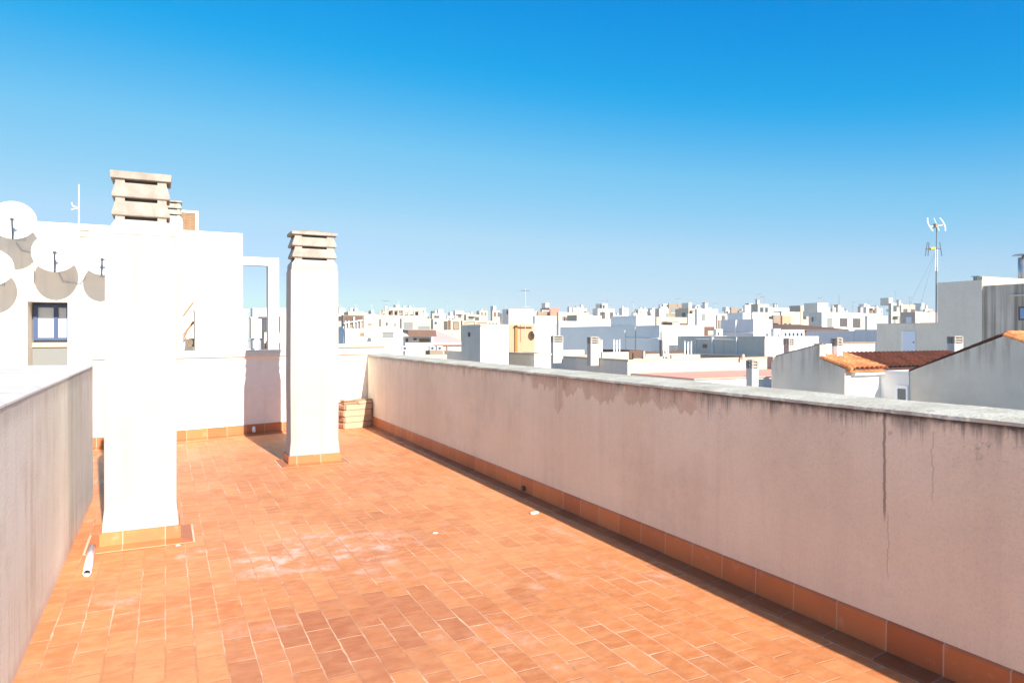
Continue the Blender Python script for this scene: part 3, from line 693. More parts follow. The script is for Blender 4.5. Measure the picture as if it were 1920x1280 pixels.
# ---- white house just past the end parapet
b = building('white house with tan shutter and shaded recess coloured grey right of the second chimney', 634, 647.5, 754, 622, 34, 'bright', cop=None)
part(b, 'cornice', 646.9, 646.9, 755, 615.5, 33.9, 'bright', 622, 4)
win_v(b, 673, 684, 622.5, 632, 'shutter', 'pale', 'shutter'); win_v(b, 717, 738, 622.5, 633, 'recess', None, 'recess_panel')  # flat grey panel has the shade of the recess in its colour
win_v(b, 690, 692.5, 634, 646, 'grey', 'wmetal', 'door'); MB().box(*[c for c in (on_v(689, 0, b.v0)[0], on_v(697, 0, b.v0)[0])], b.v0-.4, b.v0-.001, on_v(690, 633.4, b.v0)[2], on_v(690, 632.6, b.v0)[2]).build('door_canopy', M['grey'], b.t)
win_u(b, 636, 645, 612, 645, 'blueish', None, 'wall_panel')
# awning house
b = building('white house under a brown awning next to the white house with the tan shutter', 756, 760, 812, 631, 36, 'bright', depth=6)
p0 = on_v(759, 619, b.v0); p1 = on_v(811, 631, b.v0)
MB().loft([[(x, b.v0-.62, p1[2]+.01), (x, b.v0-.5, p0[2]), (x, b.v0+.6, p0[2]+.02), (x, b.v0+.6, p0[2]-.03), (x, b.v0-.47, p0[2]-.05), (x, b.v0-.59, p1[2]+.01)] for x in (p0[0], p1[0])]).build('awning', M['brown'], b.t)
win_v(b, 760, 765, 634, 641, 'hole', 'cream'); win_v(b, 786, 806, 635, 641, 'hole', 'wood'); win_v(b, 775, 781, 634, 637.5, 'hole', None)
# pink roof house
b = building('house with a pale pink pitched roof left of the grey-sided tower', 810, 811, 872, 644, 38, 'peach', depth=6, lip=.05)
p0, p1 = on_v(810, 643, b.v0), on_v(873, 643, b.v0); zt_ = at(840, 620, 42)[2]
MB().loft([[(x, b.v0-.15, p0[2]+.02), (x, b.v0+5.2, zt_+.1), (x, b.v0+5.2, zt_-.1), (x, b.v0-.15, p0[2]-.1)] for x in (p0[0], p1[0])]).build('roof_sheet', M['pinkish'], b.t)
MB().tube(on_v(826, 645.5, b.v0-.1), on_v(868, 645.5, b.v0-.1), .05).build('gutter', M['rust'], b.t); MB().tube(on_v(838, 646, b.v0-.05), on_v(838, 668, b.v0-.05), .04).build('downpipe', M['rust'], b.t)
# cream low roofs with units
b = building('low cream roof carrying two small white air conditioners, left of the grey-sided tower', 724, 726, 838, 666, 27, 'cream', 'cream', depth=5, lip=.08)
for x0, x1, lab in ((755, 764, 'white air conditioner below the brown awning'), (807, 816, 'left one of two air conditioners below the pink roof'), (820, 830, 'right one of two air conditioners below the pink roof'), (711, 720, 'faint white air conditioner before the grey recess of the white house')):
    ac_unit(x0, x1, 648.5 if x0 != 711 else 650, 657 if x0 != 711 else 655, 33 if x0 != 711 else 32.5, lab)
t_ = part(b, 'brick_kerb', 806, 806, 831, 657.2, 30, 'tan', 669, .6)
# grey-sided tower
b = building('stair tower with shaded side coloured grey and pale front, above the long parapet', 866, 902, 953, 611.5, 30, 'pale', cop='pale')
MB().box(b.u0-.03, b.u0-.002, b.v0+.01, b.v1, GZ, b.z-.01).build('shade_grey_side', M['grey'], b.t)  # shade of this side put in as a separate grey
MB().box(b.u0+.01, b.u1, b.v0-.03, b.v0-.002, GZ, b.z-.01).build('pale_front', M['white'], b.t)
win_u(b, 878.5, 881.5, 623, 631, 'hole', None, 'vent', u=b.u0-.03)
b2 = building('low grey parapet at the foot of the grey-sided tower', 833, 866, 870, 659, 32.5, 'grey', depth=.4, name='parapet_wall', cat='parapet wall')
MB().path([at(872, 608, 32), at(872, 604.5, 32), at(890, 603.5, 32), at(890, 609, 32)], .03).path([at(893, 605.5, 32), at(912, 605.5, 32), at(912, 609.5, 32)], .03).build('roof_rail', M['wood'], b.t)
# yellow house
b = building('yellow house with orange painted pilaster shade and satellite dish, right of the grey-sided tower', 952, 954, 1003, 608, 33, 'yellow', 'terrroof', depth=7)
p = on_v(966, 0, b.v0)[0]; MB().box(p-.05, p+.08, b.v0-.10, b.v0-.001, GZ, on_v(966, 610, b.v0)[2]).build('strip', M['orange'], b.t)  # shaded pilaster side put in as an orange strip
part(b, 'rooftop_edge', 968, 969, 1004, 607, 32.8, 'cream', 608.6, 3)
antenna(985, 541, 632, 32.9, 'tall aerial with dish reflector standing at the yellow house', .2)
c = on_v(1003, 622, b.v0-.34); t = thing('satellite_dish', c, 'white satellite dish at the right corner of the yellow house', 'satellite dish')
nr = Vector((.45, -.85, .3)).normalized(); pq = Vector((0, 0, 1)).cross(nr).normalized(); qq_ = nr.cross(pq); rings = []
for k in range(1, 6): rings.append([c+(pq*math.cos(j*math.pi/10)+qq_*math.sin(j*math.pi/10))*.2*k/5+nr*.05*(k/5)**2 for j in range(20)])
MB().loft(rings+[[P-nr*.01 for P in r] for r in reversed(rings)]).build('reflector', M['wmetal'], t, smooth=True)
MB().tube(c, c+Vector((.0, .34, -.1)), .025).build('bracket', M['gmetal'], t)
win_v(b, 996, 1000.5, 621, 634, 'tan', None, 'hatch')
b = building('small grey sided parapet below the yellow house', 954, 1002, 1033, 666, 30.5, 'pale', 'terrroof', cop='cream')
M['cap2'] = M['cap']
# salmon terrace building
b = building('long cream walled building with salmon lower roof, grey on its shaded side', 1033, 1178, 1455, 677, 35, 'peach', 'terrroof', cop='cream', lip=.9)
sal = b
MB().box(b.u0-.03, b.u0-.002, b.v0+.02, b.v1, GZ, b.z-.01).build('shade_grey_side', M['grey'], b.t)  # grey of the shaded side put in as its own colour
zf = at(1300, 698, 36.9)[2]
MB().box(b.u0+.2, b.u1+2.5, b.v0-4.6, b.v0-.002, GZ, zf).build('lower_wing', M['bright'], b.t)
MB().box(b.u0+.15, b.u1+2.55, b.v0-4.7, b.v0-.004, zf+.004, zf+.06).build('lower_roof', M['salmon'], b.t)
part(b, 'rooftop_room', 1127, 1128.5, 1179, 660, 38, 'peach', 678, 2.2); part(b, 'rooftop_wall', 1130, 1180, 1208, 656.5, 43, 'brown', 672, 2)
part(b, 'rooftop_wall', 1206, 1206.5, 1209.5, 658, 40.5, 'peach', 674, .3); part(b, 'rooftop_wall', 1258, 1259, 1313, 665, 38.5, 'peach', 674, 1.2)
part(b, 'rooftop_wall', 1210, 1210.5, 1262, 664, 43, 'cream', 669, .5); part(b, 'rooftop_wall', 1209, 1209, 1440, 658.5, 46.5, 'brown', 676, .4)
part(b, 'rooftop_wall', 1392, 1392.5, 1396, 664, 38, 'peach', 674, .3); part(b, 'rooftop_wall', 1050, 1056, 1096, 656, 44, 'peach', 670, .4)
small_chimney(1033, 1037, 1056, 627, 39, 'rooftop chimney with pale front standing before the bright white block', 1.6)
small_chimney(1101, 1107.5, 1123, 629, 37, 'rooftop chimney with pale front standing before the blue shaded wall', 1.6)
for (xs, y0, y1, d, lab) in (((1124.5, 1128.5), 637, 662, 40, 'beside the right rooftop chimney'), ((1151, 1156, 1161.5), 638, 663, 40, 'standing before the blue shaded wall'),
                             ((1244, 1249, 1253), 640, 667, 41, 'right of the dark flue'), ((1284, 1290, 1296), 641, 667, 39.5, 'before the grey lined wall')):
    for k, x in enumerate(xs):
        a, e = at(x, y1+6, d), at(x, y0+(0, 1.5, 0.5)[k], d)
        t = thing('vent_pipe', a, '%s white vent pipe in the row %s' % (('left', 'middle' if len(xs) == 3 else 'right', 'right')[k], lab), 'vent pipe', 'white vent pipes on the salmon roofed building')
        r = (.035, .055, .04)[k] if len(xs) == 3 else .035
        MB().tube(a, e, r, n=10).build('pipe', M['pvc'], t); MB().tube(e+Vector((0, 0, .03)), e+Vector((0, 0, .06)), r*1.25, n=10).build('cap', M['pvc'], t)
a, e = at(1239.5, 668, 41), at(1239.5, 637, 41)
t = thing('flue_pipe', a, 'dark metal flue at the right end of the blue shaded wall', 'flue'); MB().tube(a, e, .09, n=12).build('pipe', M['dmetal'], t); MB().tube(e, e+Vector((0, 0, .5)), .045).build('tip', M['dmetal'], t)
# cowl chimney in front
small_chimney(1399, 1410, 1422, 672, 29, 'slim chimney in front of the salmon roof, grey on its left side', 2.2, 'grey')
# white block and the blue shaded building
building('bright white block between the yellow house and the blue shaded wall', 1001, 1003, 1043, 592, 48, 'bright', cop=None)
b = building('white building with a long blue shaded side wall', 1050, 1237, 1320, 609.5, 50, 'blueish', lip=.6); blue = b
part(b, 'rooftop_room', 1145, 1193, 1228, 591.5, 53.0, 'blueish', 615)
pl = MB().tube(on_u(1172, 619, b.u0-.05), on_u(1172, 664, b.u0-.05), .05).tube(on_u(1172, 634, b.u0-.05), on_u(1235, 634.5, b.u0-.05), .045)
pl.build('wall_pipe', M['pvc'], b.t); MB().tube(on_u(1191, 613, b.u0-.04), on_u(1191, 656, b.u0-.04), .03).build('downpipe', M['grey'], b.t)
win_v(b, 1312, 1319, 612, 626, 'grey', None, 'recess_panel')
# grey lined wall building
b = building('grey shaded wall with thin white pipes and a bright end, above the salmon roof', 1271, 1435, 1534, 633, 42, 'pale', cop='pale'); gl_ = b
MB().box(b.u0-.03, b.u0-.002, b.v0+.02, b.v1, GZ, b.z-.01).build('shade_grey_side', M['pale'], b.t)  # shaded side and sunlit end coloured separately
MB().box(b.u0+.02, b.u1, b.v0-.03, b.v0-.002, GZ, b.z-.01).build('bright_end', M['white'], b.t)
pp_ = MB(); uu = b.u0-.06
for x0, y0, x1, y1 in ((1305, 636, 1305, 664), (1305, 636, 1336, 636), (1336, 632, 1336, 664), (1336, 636, 1381, 637), (1381, 632, 1381, 668)):
    pp_.tube(on_u(x0, y0, uu), on_u(x1, y1, uu), .035 if x0 != 1336 or x1 != 1336 else .07)
pp_.build('wall_pipe', M['pvc'], b.t); win_u(b, 1318, 1326, 645, 652, 'tan', None, 'stain_panel', u=uu+.03)
win_v(b, 1456, 1464, 643, 650, 'cream', None, 'vent', v=b.v0-.03)
small_chimney(1469, 1479, 1489, 632, 38, 'stub chimney with lilac side before the bright end of the grey wall', 1.6)
# lilac building and friends
b = building('lilac shaded house with white end wall behind the grey lined wall', 1352, 1413, 1448, 598, 62, 'lav'); lil = b
MB().tube(on_u(1380, 600, b.u0-.05), on_u(1380, 634, b.u0-.05), .08).tube(on_u(1352, 623, b.u0-.05), on_u(1412, 624, b.u0-.05), .03).build('wall_pipe', M['pvc'], b.t)
win_v(b, 1415, 1421, 617, 634, 'lav', None, 'door')
b = building('blue shaded rooftop house behind the lilac house', 1364, 1393, 1408, 586, 80, 'blueish'); part(b, 'rooftop_room', 1369, 1371, 1383, 576, 84, 'tan', 588)
b = building('white walled cabin left of the lilac house', 1338, 1343, 1355, 617, 58, 'bright', depth=3); win_v(b, 1345, 1348, 622, 629, 'hole', None)
b = building('brown shaded outbuilding left of the white walled cabin', 1316, 1318, 1340, 612, 64, 'brown', depth=4); win_v(b, 1327, 1337, 620, 628, 'peach', None, 'recess_panel')
b = building('conservatory with white framed windows behind the stub chimney', 1464, 1466, 1508, 618, 57, 'bright', depth=4)
for k in range(5): win_v(b, 1469+7.5*k, 1475+7.5*k, 622.5, 631, 'glass', 'wmetal')
b = building('white roof hut with dark notch left of the conservatory', 1449, 1451, 1464, 616, 56, 'bright', depth=2); win_v(b, 1458, 1461, 627, 631, 'hole', None)
b = building('house with a long dark red brown roof above the conservatory', 1449, 1452, 1587, 617, 68, 'brown', depth=6, lip=.05)
p0, p1 = on_v(1449, 617, b.v0), on_v(1587, 617, b.v0); zr = at(1520, 607.5, 74)[2]
MB().loft([[(x, b.v0-.3, p0[2]), (x, b.v0+6, zr), (x, b.v0+6, zr-.15), (x, b.v0-.3, p0[2]-.15)] for x in (p0[0], p1[0])]).build('roof_sheet', M['brown'], b.t)
building('blue grey shaded wall right of the conservatory', 1512, 1601, 1604, 620, 60, 'lav', depth=1)
building('blue grey shaded wall reaching the wall with the pale door', 1602, 1645, 1650, 617.5, 58, 'lav', depth=1)
# ------------------------------------------------------------------ tiled roofs on the right
def tile_roof(u0, u1, va, za, vb, zb_, pitch=.29, row=.40, thick=.10):
    m = MB(); nu = max(2, int((u1-u0)/pitch*8)); L = math.hypot(vb-va, zb_-za); nr = max(1, int(L/row)); i0 = len(m.v)
    prof = lambda u: .115*abs(math.sin(math.pi*u/pitch))**.6
    rows = []
    for k in range(nr):
        for e, dz in ((0, .022), (1, 0.0)): rows.append(((k+e)/nr, dz))
    for s_, dz in rows:
        for j in range(nu+1):
            u = u0+(u1-u0)*j/nu; m.v.append((u, va+(vb-va)*s_, za+(zb_-za)*s_+prof(u)+dz))
    W_ = nu+1
    for r in range(len(rows)-1):
        for j in range(nu): a = r*W_+j; m.f.append((a, a+1, a+1+W_, a+W_))
    i = len(m.v)
    for u, v, z_ in ((u0, va, za-thick), (u1, va, za-thick), (u1, vb, zb_-thick), (u0, vb, zb_-thick)): m.v.append((u, v, z_))
    m.f.append((i, i+1, i+2, i+3)); return m
def verge(u, va, za, vb, zb_, r=.085, n=9):
    m = MB(); A, Bq = Vector((u, va, za)), Vector((u, vb, zb_))
    for k in range(n): m.tube(A.lerp(Bq, k/n), A.lerp(Bq, (k+1.06)/n), r*.86, r*1.08, 8)
    return m
u1_, vF = 24.4, 19.16
h = thing('tiled_house', (28, 21, GZ), 'house with a grey gable, orange tiled roof and white front beside the larger gable', 'house')
MB().prism_u([(vF, GZ), (vF, .0), (20.30, .36), (20.36, .40), (20.36, .955), (22.77, .375), (22.95, .10), (22.95, GZ)], u1_, u1_+.35).build('gable_wall', M['gable'], h)
MB().box(u1_+.36, 34, vF+.02, 22.9, GZ, -.02).build('front_wall', M['bright'], h)
tile_roof(u1_+.05, 26.68, vF-.28, -.03, 20.9, .52).build('roof', M['tiles'], h)
shadowed = tile_roof(26.70, 34, vF-.28, -.035, 20.9, .515).build('shadowed_roof', M['shadowtiles'], h); shadowed['label'] = 'old tiled part of the roof, shadow put into its colour'  # tiles darkened in place of a cast shadow
verge(u1_+.08, vF-.28, .02, 20.3, .42).build('verge_tiles', M['tiles'], h)
verge(u1_+.17, 20.36, .97, 22.8, .395, .06, 10).build('wall_capping', M['tan'], h)
MB().box(u1_+.36, 26.57, vF-.2, vF+.019, -.26, -.135).build('eaves_band', M['bright'], h)
uw = 26.57; MB().box(uw, 33.9, 17.93, vF+.018, GZ, -.10).build('shade_side_wall', M['blueish'], h); MB().box(uw-.03, uw-.002, 17.93, vF-.002, -.26, -.11).build('side_band', M['bright'], h)  # side wall shaped to sit in shade, in place of cast shadow
a, c = on_u(1703, 752, uw), on_u(1681, 721, uw)
f = MB().box(uw-.05, uw-.003, a[1], a[1]+.07, -3, c[2]).box(uw-.05, uw-.003, c[1]-.07, c[1], -3, c[2]).box(uw-.05, uw-.003, a[1]+.07, c[1]-.07, c[2]-.14, c[2])
o = f.build('window', M['wmetal'], h); MB().box(uw-.03, uw-.004, a[1]+.07, c[1]-.07, -3, c[2]-.14).build('pane', M['glass'], o)
small_chimney(1558, 1570, 1580, 630, 29.6, 'chimney with dark louvres standing on the orange tiled roof', 1.9, 'blueish')
t = thing('roof_wall', (25, 20.6, 0), 'short white wall with a shaded recess between the grey gable and the louvred chimney', 'wall')
q0, q1, q2 = on_v(1537, 0, 20.6)[0], on_v(1542, 0, 20.6)[0], on_v(1549, 0, 20.6)[0]
MB().box(q0, q1, 20.6, 20.9, 0, 1.0).box(q2, q2+.35, 20.6, 20.9, 0, .98).build('wall', M['bright'], t); MB().box(q1+.001, q2-.001, 20.8, 20.89, 0, .9).build('recess_panel', M['brown'], t)  # recess shade is painted in by the brown panel
b = building('low cream parapet behind the orange tiled roof', 1576, 1578, 1641, 644, 35, 'peach', depth=.3, name='parapet_wall', cat='parapet wall', cop='tan')
# large gable
u2_ = 26.6; vr, zr, vn, ve = 14.45, 1.335, 10.85, 17.92
h = thing('gabled_house', (33, 15, GZ), 'large plain grey gable wall with an orange tiled roof at the right edge', 'house')
MB().prism_u([(vn, GZ), (vn, .05), (vr, zr-.02), (ve, -.09), (ve, GZ)], u2_, u2_+.35).build('gable_wall', M['gable2'], h)
MB().prism_u([(vn+.1, GZ), (vn+.1, -.1), (vr, zr-.2), (ve-.1, -.4), (ve-.1, GZ)], u2_+.36, 40).build('body_wall', M['pale'], h)
tile_roof(u2_+.1, 40, vn-.2, .02, vr, zr+.04).build('roof', M['tiles'], h); tile_roof(u2_+.1, 40, ve+.1, -.13, vr, zr+.03).build('roof', M['tiles'], h)
verge(u2_+.06, ve+.05, -.08, vr+.15, zr-.0, .055, 12).build('verge_tiles', M['shadowtiles'], h); verge(u2_+.1, vn-.2, .04, vr, zr+.02, .085, 12).build('verge_tiles', M['tiles'], h)  # shade of the far verge put into its tile colour
rt = MB()
for k in range(26): rt.tube((u2_+.2+.44*k, vr, zr+.06), (u2_+.2+.44*(k+1.05), vr, zr+.075), .11, .125, 8)
rt.build('ridge_tiles', M['tiles'], h)
MB().path([on_v(1700, 694, vF-.3), on_v(1702, 702, vF-.3), on_v(1707, 699, vF-.3)], .03).build('gutter_end', M['wmetal'], h)
small_chimney(1776, 1790, 1806, 627.5, 34, 'grey louvred chimney rising behind the large grey gable', 2.2, 'grey')
# grey tower and its wings
uT = 49.5; pA = on_u(1841, 524.5, uT); pB = on_u(1757.5, 529, uT); pC = on_u(1643, 607.8, uT); v_n = pA[1]
g = thing('grey_tower', (54, 32, GZ), 'tall windowless grey rendered tower with a cream parapet behind the gabled house', 'building')
MB().box(uT, 60, v_n, pB[1], GZ, pA[2]).build('wall', M['grey2'] if 'grey2' in M else M['pale'], g)
MB().box(uT+.02, 61, v_n-.02, v_n+.3, pA[2]-1.5, at(1841, 518, pA[1]/rv(1841))[2]).build('parapet', M['cream'], g)
v0_ = on_u(1835, 520, uT)[1]; v1_ = on_u(1822, 520, uT)[1]
lv = MB()
for k in range(4): lv.box(uT+.05, uT+.5, v0_+(v1_-v0_)*k/4, v0_+(v1_-v0_)*(k+.5)/4, pA[2], pA[2]+.24)
lv.box(uT, uT+.55, v0_-.05, v1_+.05, pA[2]+.241, pA[2]+.3); lv.build('roof_vent', M['gmetal'], g)
w_ = thing('door_wall', (54, pC[1], GZ), 'lower grey rendered wall with a pale blue door left of the grey tower', 'building')
MB().box(uT+.04, 60, pB[1]+.002, pC[1], GZ, pC[2]).build('wall', M['pale'], w_)
MB().box(uT-.02, uT+.3, pB[1]+.004, pC[1]+.04, pC[2]+.001, pC[2]+.06).build('coping', M['grey'], w_)
ud = uT+.04; a, c = on_u(1717, 667, ud), on_u(1689.5, 620.5, ud)
MB().box(ud-.02, ud-.002, on_u(1695, 0, ud)[1], c[1], a[2]-.6, c[2]).build('reveal', M['blueish'], w_)
do = MB().box(ud-.05, ud-.003, a[1], on_u(1695, 0, ud)[1]-.002, a[2]-.6, c[2]).build('door', M['doorw'], w_); MB().tube((ud-.10, a[1]+.12, a[2]+1.0), (ud-.05, a[1]+.12, a[2]+1.0), .05).build('handle', M['dmetal'], do)
s_ = thing('stained_wing', (54, 24, GZ), 'brown streaked rendered wall with a small blue shuttered window at the right edge', 'building')
zs_ = on_u(1841, 536, uT+.06)[2]; MB().box(uT+.06, 61, 16, v_n-.022, GZ, zs_).build('wall', M['streak'], s_)
a, c = on_u(1930, 600, uT+.06), on_u(1910, 575, uT+.06)
o = MB().box(uT+.02, uT+.059, a[1], c[1], a[2], c[2]).build('window', M['brown'], s_); MB().box(uT+.0, uT+.019, a[1]+.1, c[1]-.12, a[2]+.1, c[2]-.1).build('shutter', M['bluepane'], o)
a, c = on_u(1940, 552, uT+.06), on_u(1894, 552, uT+.06); MB().box(uT-.03, uT+.059, a[1], c[1], a[2]-.05, a[2]+.05).build('ledge', M['grey'], s_)
q = at(1919, 522, 50); t = thing('metal_flue', q, 'wide galvanised flue with a flat cap on the grey tower roof at the right edge', 'flue')
MB().tube(q-Vector((0, 0, .6)), at(1919, 483, 50), .33, n=20).build('pipe', M['gmetal'], t, smooth=True); q2 = at(1919, 479, 50); MB().tube(q2, q2+Vector((0, 0, .1)), .72, .5, n=20).build('cap', M['gmetal'], t)
MB().tube(at(1916, 484, 50), q2, .06).build('cap_stay', M['dmetal'], t)
# tall aerial
dA = 50.3; t = thing('tv_antenna', at(1755, 607, dA), 'tallest aerial on a lattice mast beside the grey tower', 'antenna')
MB().tube(at(1755, 640, dA), at(1755.5, 500, dA), .04).tube(at(1755.5, 500, dA), at(1756, 420, dA), .026).build('mast', M['dmetal'], t)
lat = MB()
for k in range(8): lat.tube(at(1753.6, 506-5*k, dA), at(1757.8, 503.5-5*k, dA), .02)
lat.tube(at(1753.6, 508, dA), at(1753.8, 466, dA), .022).tube(at(1757.6, 508, dA), at(1757.8, 466, dA), .022).build('lattice', M['wmetal'], t)
up = MB().tube(at(1742, 425, dA), at(1768, 422, dA), .025)
for x, bow in ((1744, -1), (1756, 0), (1767, 1)):
    P = [at(x+bow*(1-s*s)*3.5-(0 if bow else 0), 422-13*s-1, dA)+Vector((0, .2*s, 0)) for s in (-1, -.5, 0, .5, 1)]
    up.path(P, .045 if bow else .02)
up.build('upper_aerial', M['wmetal'], t)
MB().box(*sorted((at(1750, 0, dA)[0], at(1757, 0, dA)[0])), at(1755, 0, dA)[1]-.1, at(1755, 0, dA)[1]+.1, at(1755, 427, dA)[2], at(1755, 420, dA)[2]).build('balun', M['rust'], t)
lo = MB().tube(at(1735, 467, dA), at(1764, 466, dA), .03)
for x, dx in ((1737, 2), (1741, 1), (1764, -2)): lo.tube(at(x+dx, 454, dA), at(x-dx, 480, dA), .025)
lo.build('lower_aerial', M['dmetal'], t); MB().tube(at(1744, 466.5, dA), at(1753, 466, dA), .11).build('booster', M['ylwplastic'], t)
gw = MB()
for x, y in ((1688, 606), (1715, 606), (1800, 526)): gw.tube(at(1755.5, 470, dA), at(x, y, dA+.5), .008, n=4)
gw.build('guy_wires', M['gmetal'], t)

# ------------------------------------------------------------------ the city behind
ANCH = [(640, 'the white shutter house'), (757, 'the brown awning'), (812, 'the pink roof'), (868, 'the grey-sided tower'), (955, 'the yellow house'), (1003, 'the bright white block'), (1056, 'the blue shaded wall'),
        (1237, 'the blue building end'), (1320, 'the brown outbuilding'), (1352, 'the lilac house'), (1450, 'the red brown roof'), (1545, 'the blue grey walls'), (1643, 'the pale door')]
ORD = ['first', 'second', 'third', 'fourth', 'fifth', 'sixth', 'seventh', 'eighth', 'ninth', 'tenth', 'eleventh', 'twelfth']
CNAME = {'white': 'white', 'bright': 'bright white', 'cream': 'cream', 'peach': 'peach', 'pale': 'pale grey', 'lav': 'lilac grey', 'tan': 'tan', 'blueish': 'cool white', 'yellow': 'yellow', 'brown': 'brown', 'grey': 'grey'}
city = []
def far(xl, xc, xr, yt, d, mat, wins=2, clutter=1, label=None, wl_=None):
    city.append(dict(xl=xl, xc=xc, xr=xr, yt=yt, d=d, mat=mat, wins=wins, clutter=clutter, label=label))
far(680, 682, 798, 590, 110, 'cream', 0, 0, 'long cream apartment block topped by an open roof frame, above the white house')
far(640, 644, 681, 590.5, 100, 'tan', 0, 0, 'tan house with a brown louvred front left of the roof frame block')
far(628, 631, 645, 588, 120, 'cream', 1, 1)
far(750, 753, 812, 597, 88, 'cream', 0, 0, 'cream house with two grey panels above the brown awning')
far(808, 812, 866, 598, 80, 'cream', 0, 0, 'cream house with dark lattice openings above the pink roof')
far(942, 954, 1001, 579, 120, 'white', 0, 0, 'white house with a lilac shaded side and slot window above the yellow house')
far(864, 867, 938, 601, 70, 'cream', 0, 0, 'cream terrace house with tan openings behind the grey-sided tower')
far(1006, 1008, 1046, 584, 150, 'tan', 2, 0); far(1044, 1047, 1105, 585, 140, 'cream', 3, 1)
far(1057, 1060, 1105, 594, 110, 'tan', 0, 0, 'long tan shaded house above the left end of the blue shaded wall')
far(1102, 1104, 1128, 592, 100, 'bright', 0, 0, 'small bright white house left of the raised part of the blue shaded wall')
far(1046, 1048, 1146, 602, 82, 'bright', 6, 0, 'low white row with dark openings along the top of the blue shaded wall')
far(1111, 1121, 1152, 578, 135, 'white', 3, 1, 'white rooftop house with aerials above the raised part of the blue shaded wall')
far(1228, 1236, 1254, 578, 140, 'peach', 2, 0); far(1252, 1254, 1279, 569, 170, 'tan', 2, 0, 'tan block highest on the skyline above the white end of the blue shaded building')
far(1266, 1291, 1307, 578, 150, 'cream', 1, 1); far(1228, 1231, 1292, 594, 100, 'cream', 5, 0)
far(1288, 1291, 1302, 588, 98, 'pale', 0, 0); far(1303, 1307, 1346, 579, 112, 'bright', 4, 1); far(1343, 1345, 1353, 590, 100, 'cream', 1, 0)
far(1407, 1421, 1442, 570, 150, 'cream', 3, 1, 'cream tower block highest on the skyline above the lilac house')
far(1393, 1397, 1408, 572, 100, 'bright', 0, 0); far(1408, 1411, 1437, 585, 95, 'grey', 0, 0); far(1436, 1439, 1481, 577, 170, 'lav', 4, 1); far(1436, 1438, 1467, 585, 130, 'peach', 1, 0)
far(1480, 1501, 1523, 572.5, 120, 'cream', 1, 0, 'cream skyline block with shaded left side above the red brown roof')
far(1465, 1467, 1483, 592, 90, 'yellow', 1, 0); far(1462, 1465, 1500, 584, 108, 'cream', 1, 0); far(1448, 1450, 1468, 591, 92, 'tan', 0, 0)
far(1516, 1541, 1614, 585, 95, 'white', 5, 1, 'wide white house with lilac windowed side above the red brown roof')
far(1610, 1614, 1648, 587, 120, 'cream', 4, 1); far(1622, 1626, 1664, 592, 100, 'lav', 0, 0); far(1666, 1671, 1692, 568, 170, 'cream', 3, 1, 'cream block highest on the skyline left of the tallest aerial')
far(1688, 1690, 1716, 571, 160, 'cream', 3, 1); far(1690, 1716, 1756, 584.5, 85, 'peach', 0, 0, 'peach house with white dish on its grey side, above the pale door wall')
far(470, 474, 536, 577, 70, 'bright', 2, 0, 'white house seen through the roof frame beside the penthouse'); far(524, 526, 545, 590, 55, 'grey', 0, 0, 'grey wall glimpsed left of the second chimney')
rnd = random.Random(11)
for k in range(56):
    x = 634+k*20.3+rnd.uniform(-7, 7); wd = rnd.uniform(10, 30); d = rnd.choice((190, 220, 260, 300, 340)); yt = rnd.uniform(577, 592)-(4 if 1230 < x < 1700 else 0)
    far(x-rnd.uniform(2, 8), x, x+wd, yt, d, rnd.choice(('white', 'cream', 'cream', 'peach', 'bright', 'pale', 'tan', 'white')), rnd.choice((1, 2, 3, 4)), rnd.choice((0, 1, 1, 2)))
def anchor(x):
    r = ANCH[0][1]
    for a, n_ in ANCH:
        if x >= a-4: r = n_
    return r
cnt = {}
for c in sorted(city, key=lambda q: q['xc']):
    if c['label']: continue
    tier = 'hazy' if c['d'] > 180 else 'mid-distance'
    key = (tier, c['mat'], anchor(c['xc'])); cnt.setdefault(key, []).append(c)
for (tier, mt, an), L in cnt.items():
    for i, c in enumerate(L):
        where = {'hazy': 'far %s skyline block', 'mid-distance': 'mid-distance %s block'}[tier] % CNAME[mt]
        c['label'] = 'the only %s above %s' % (where, an) if len(L) == 1 else '%s %s above %s, counting from the left' % (ORD[i], where, an)
res = {}
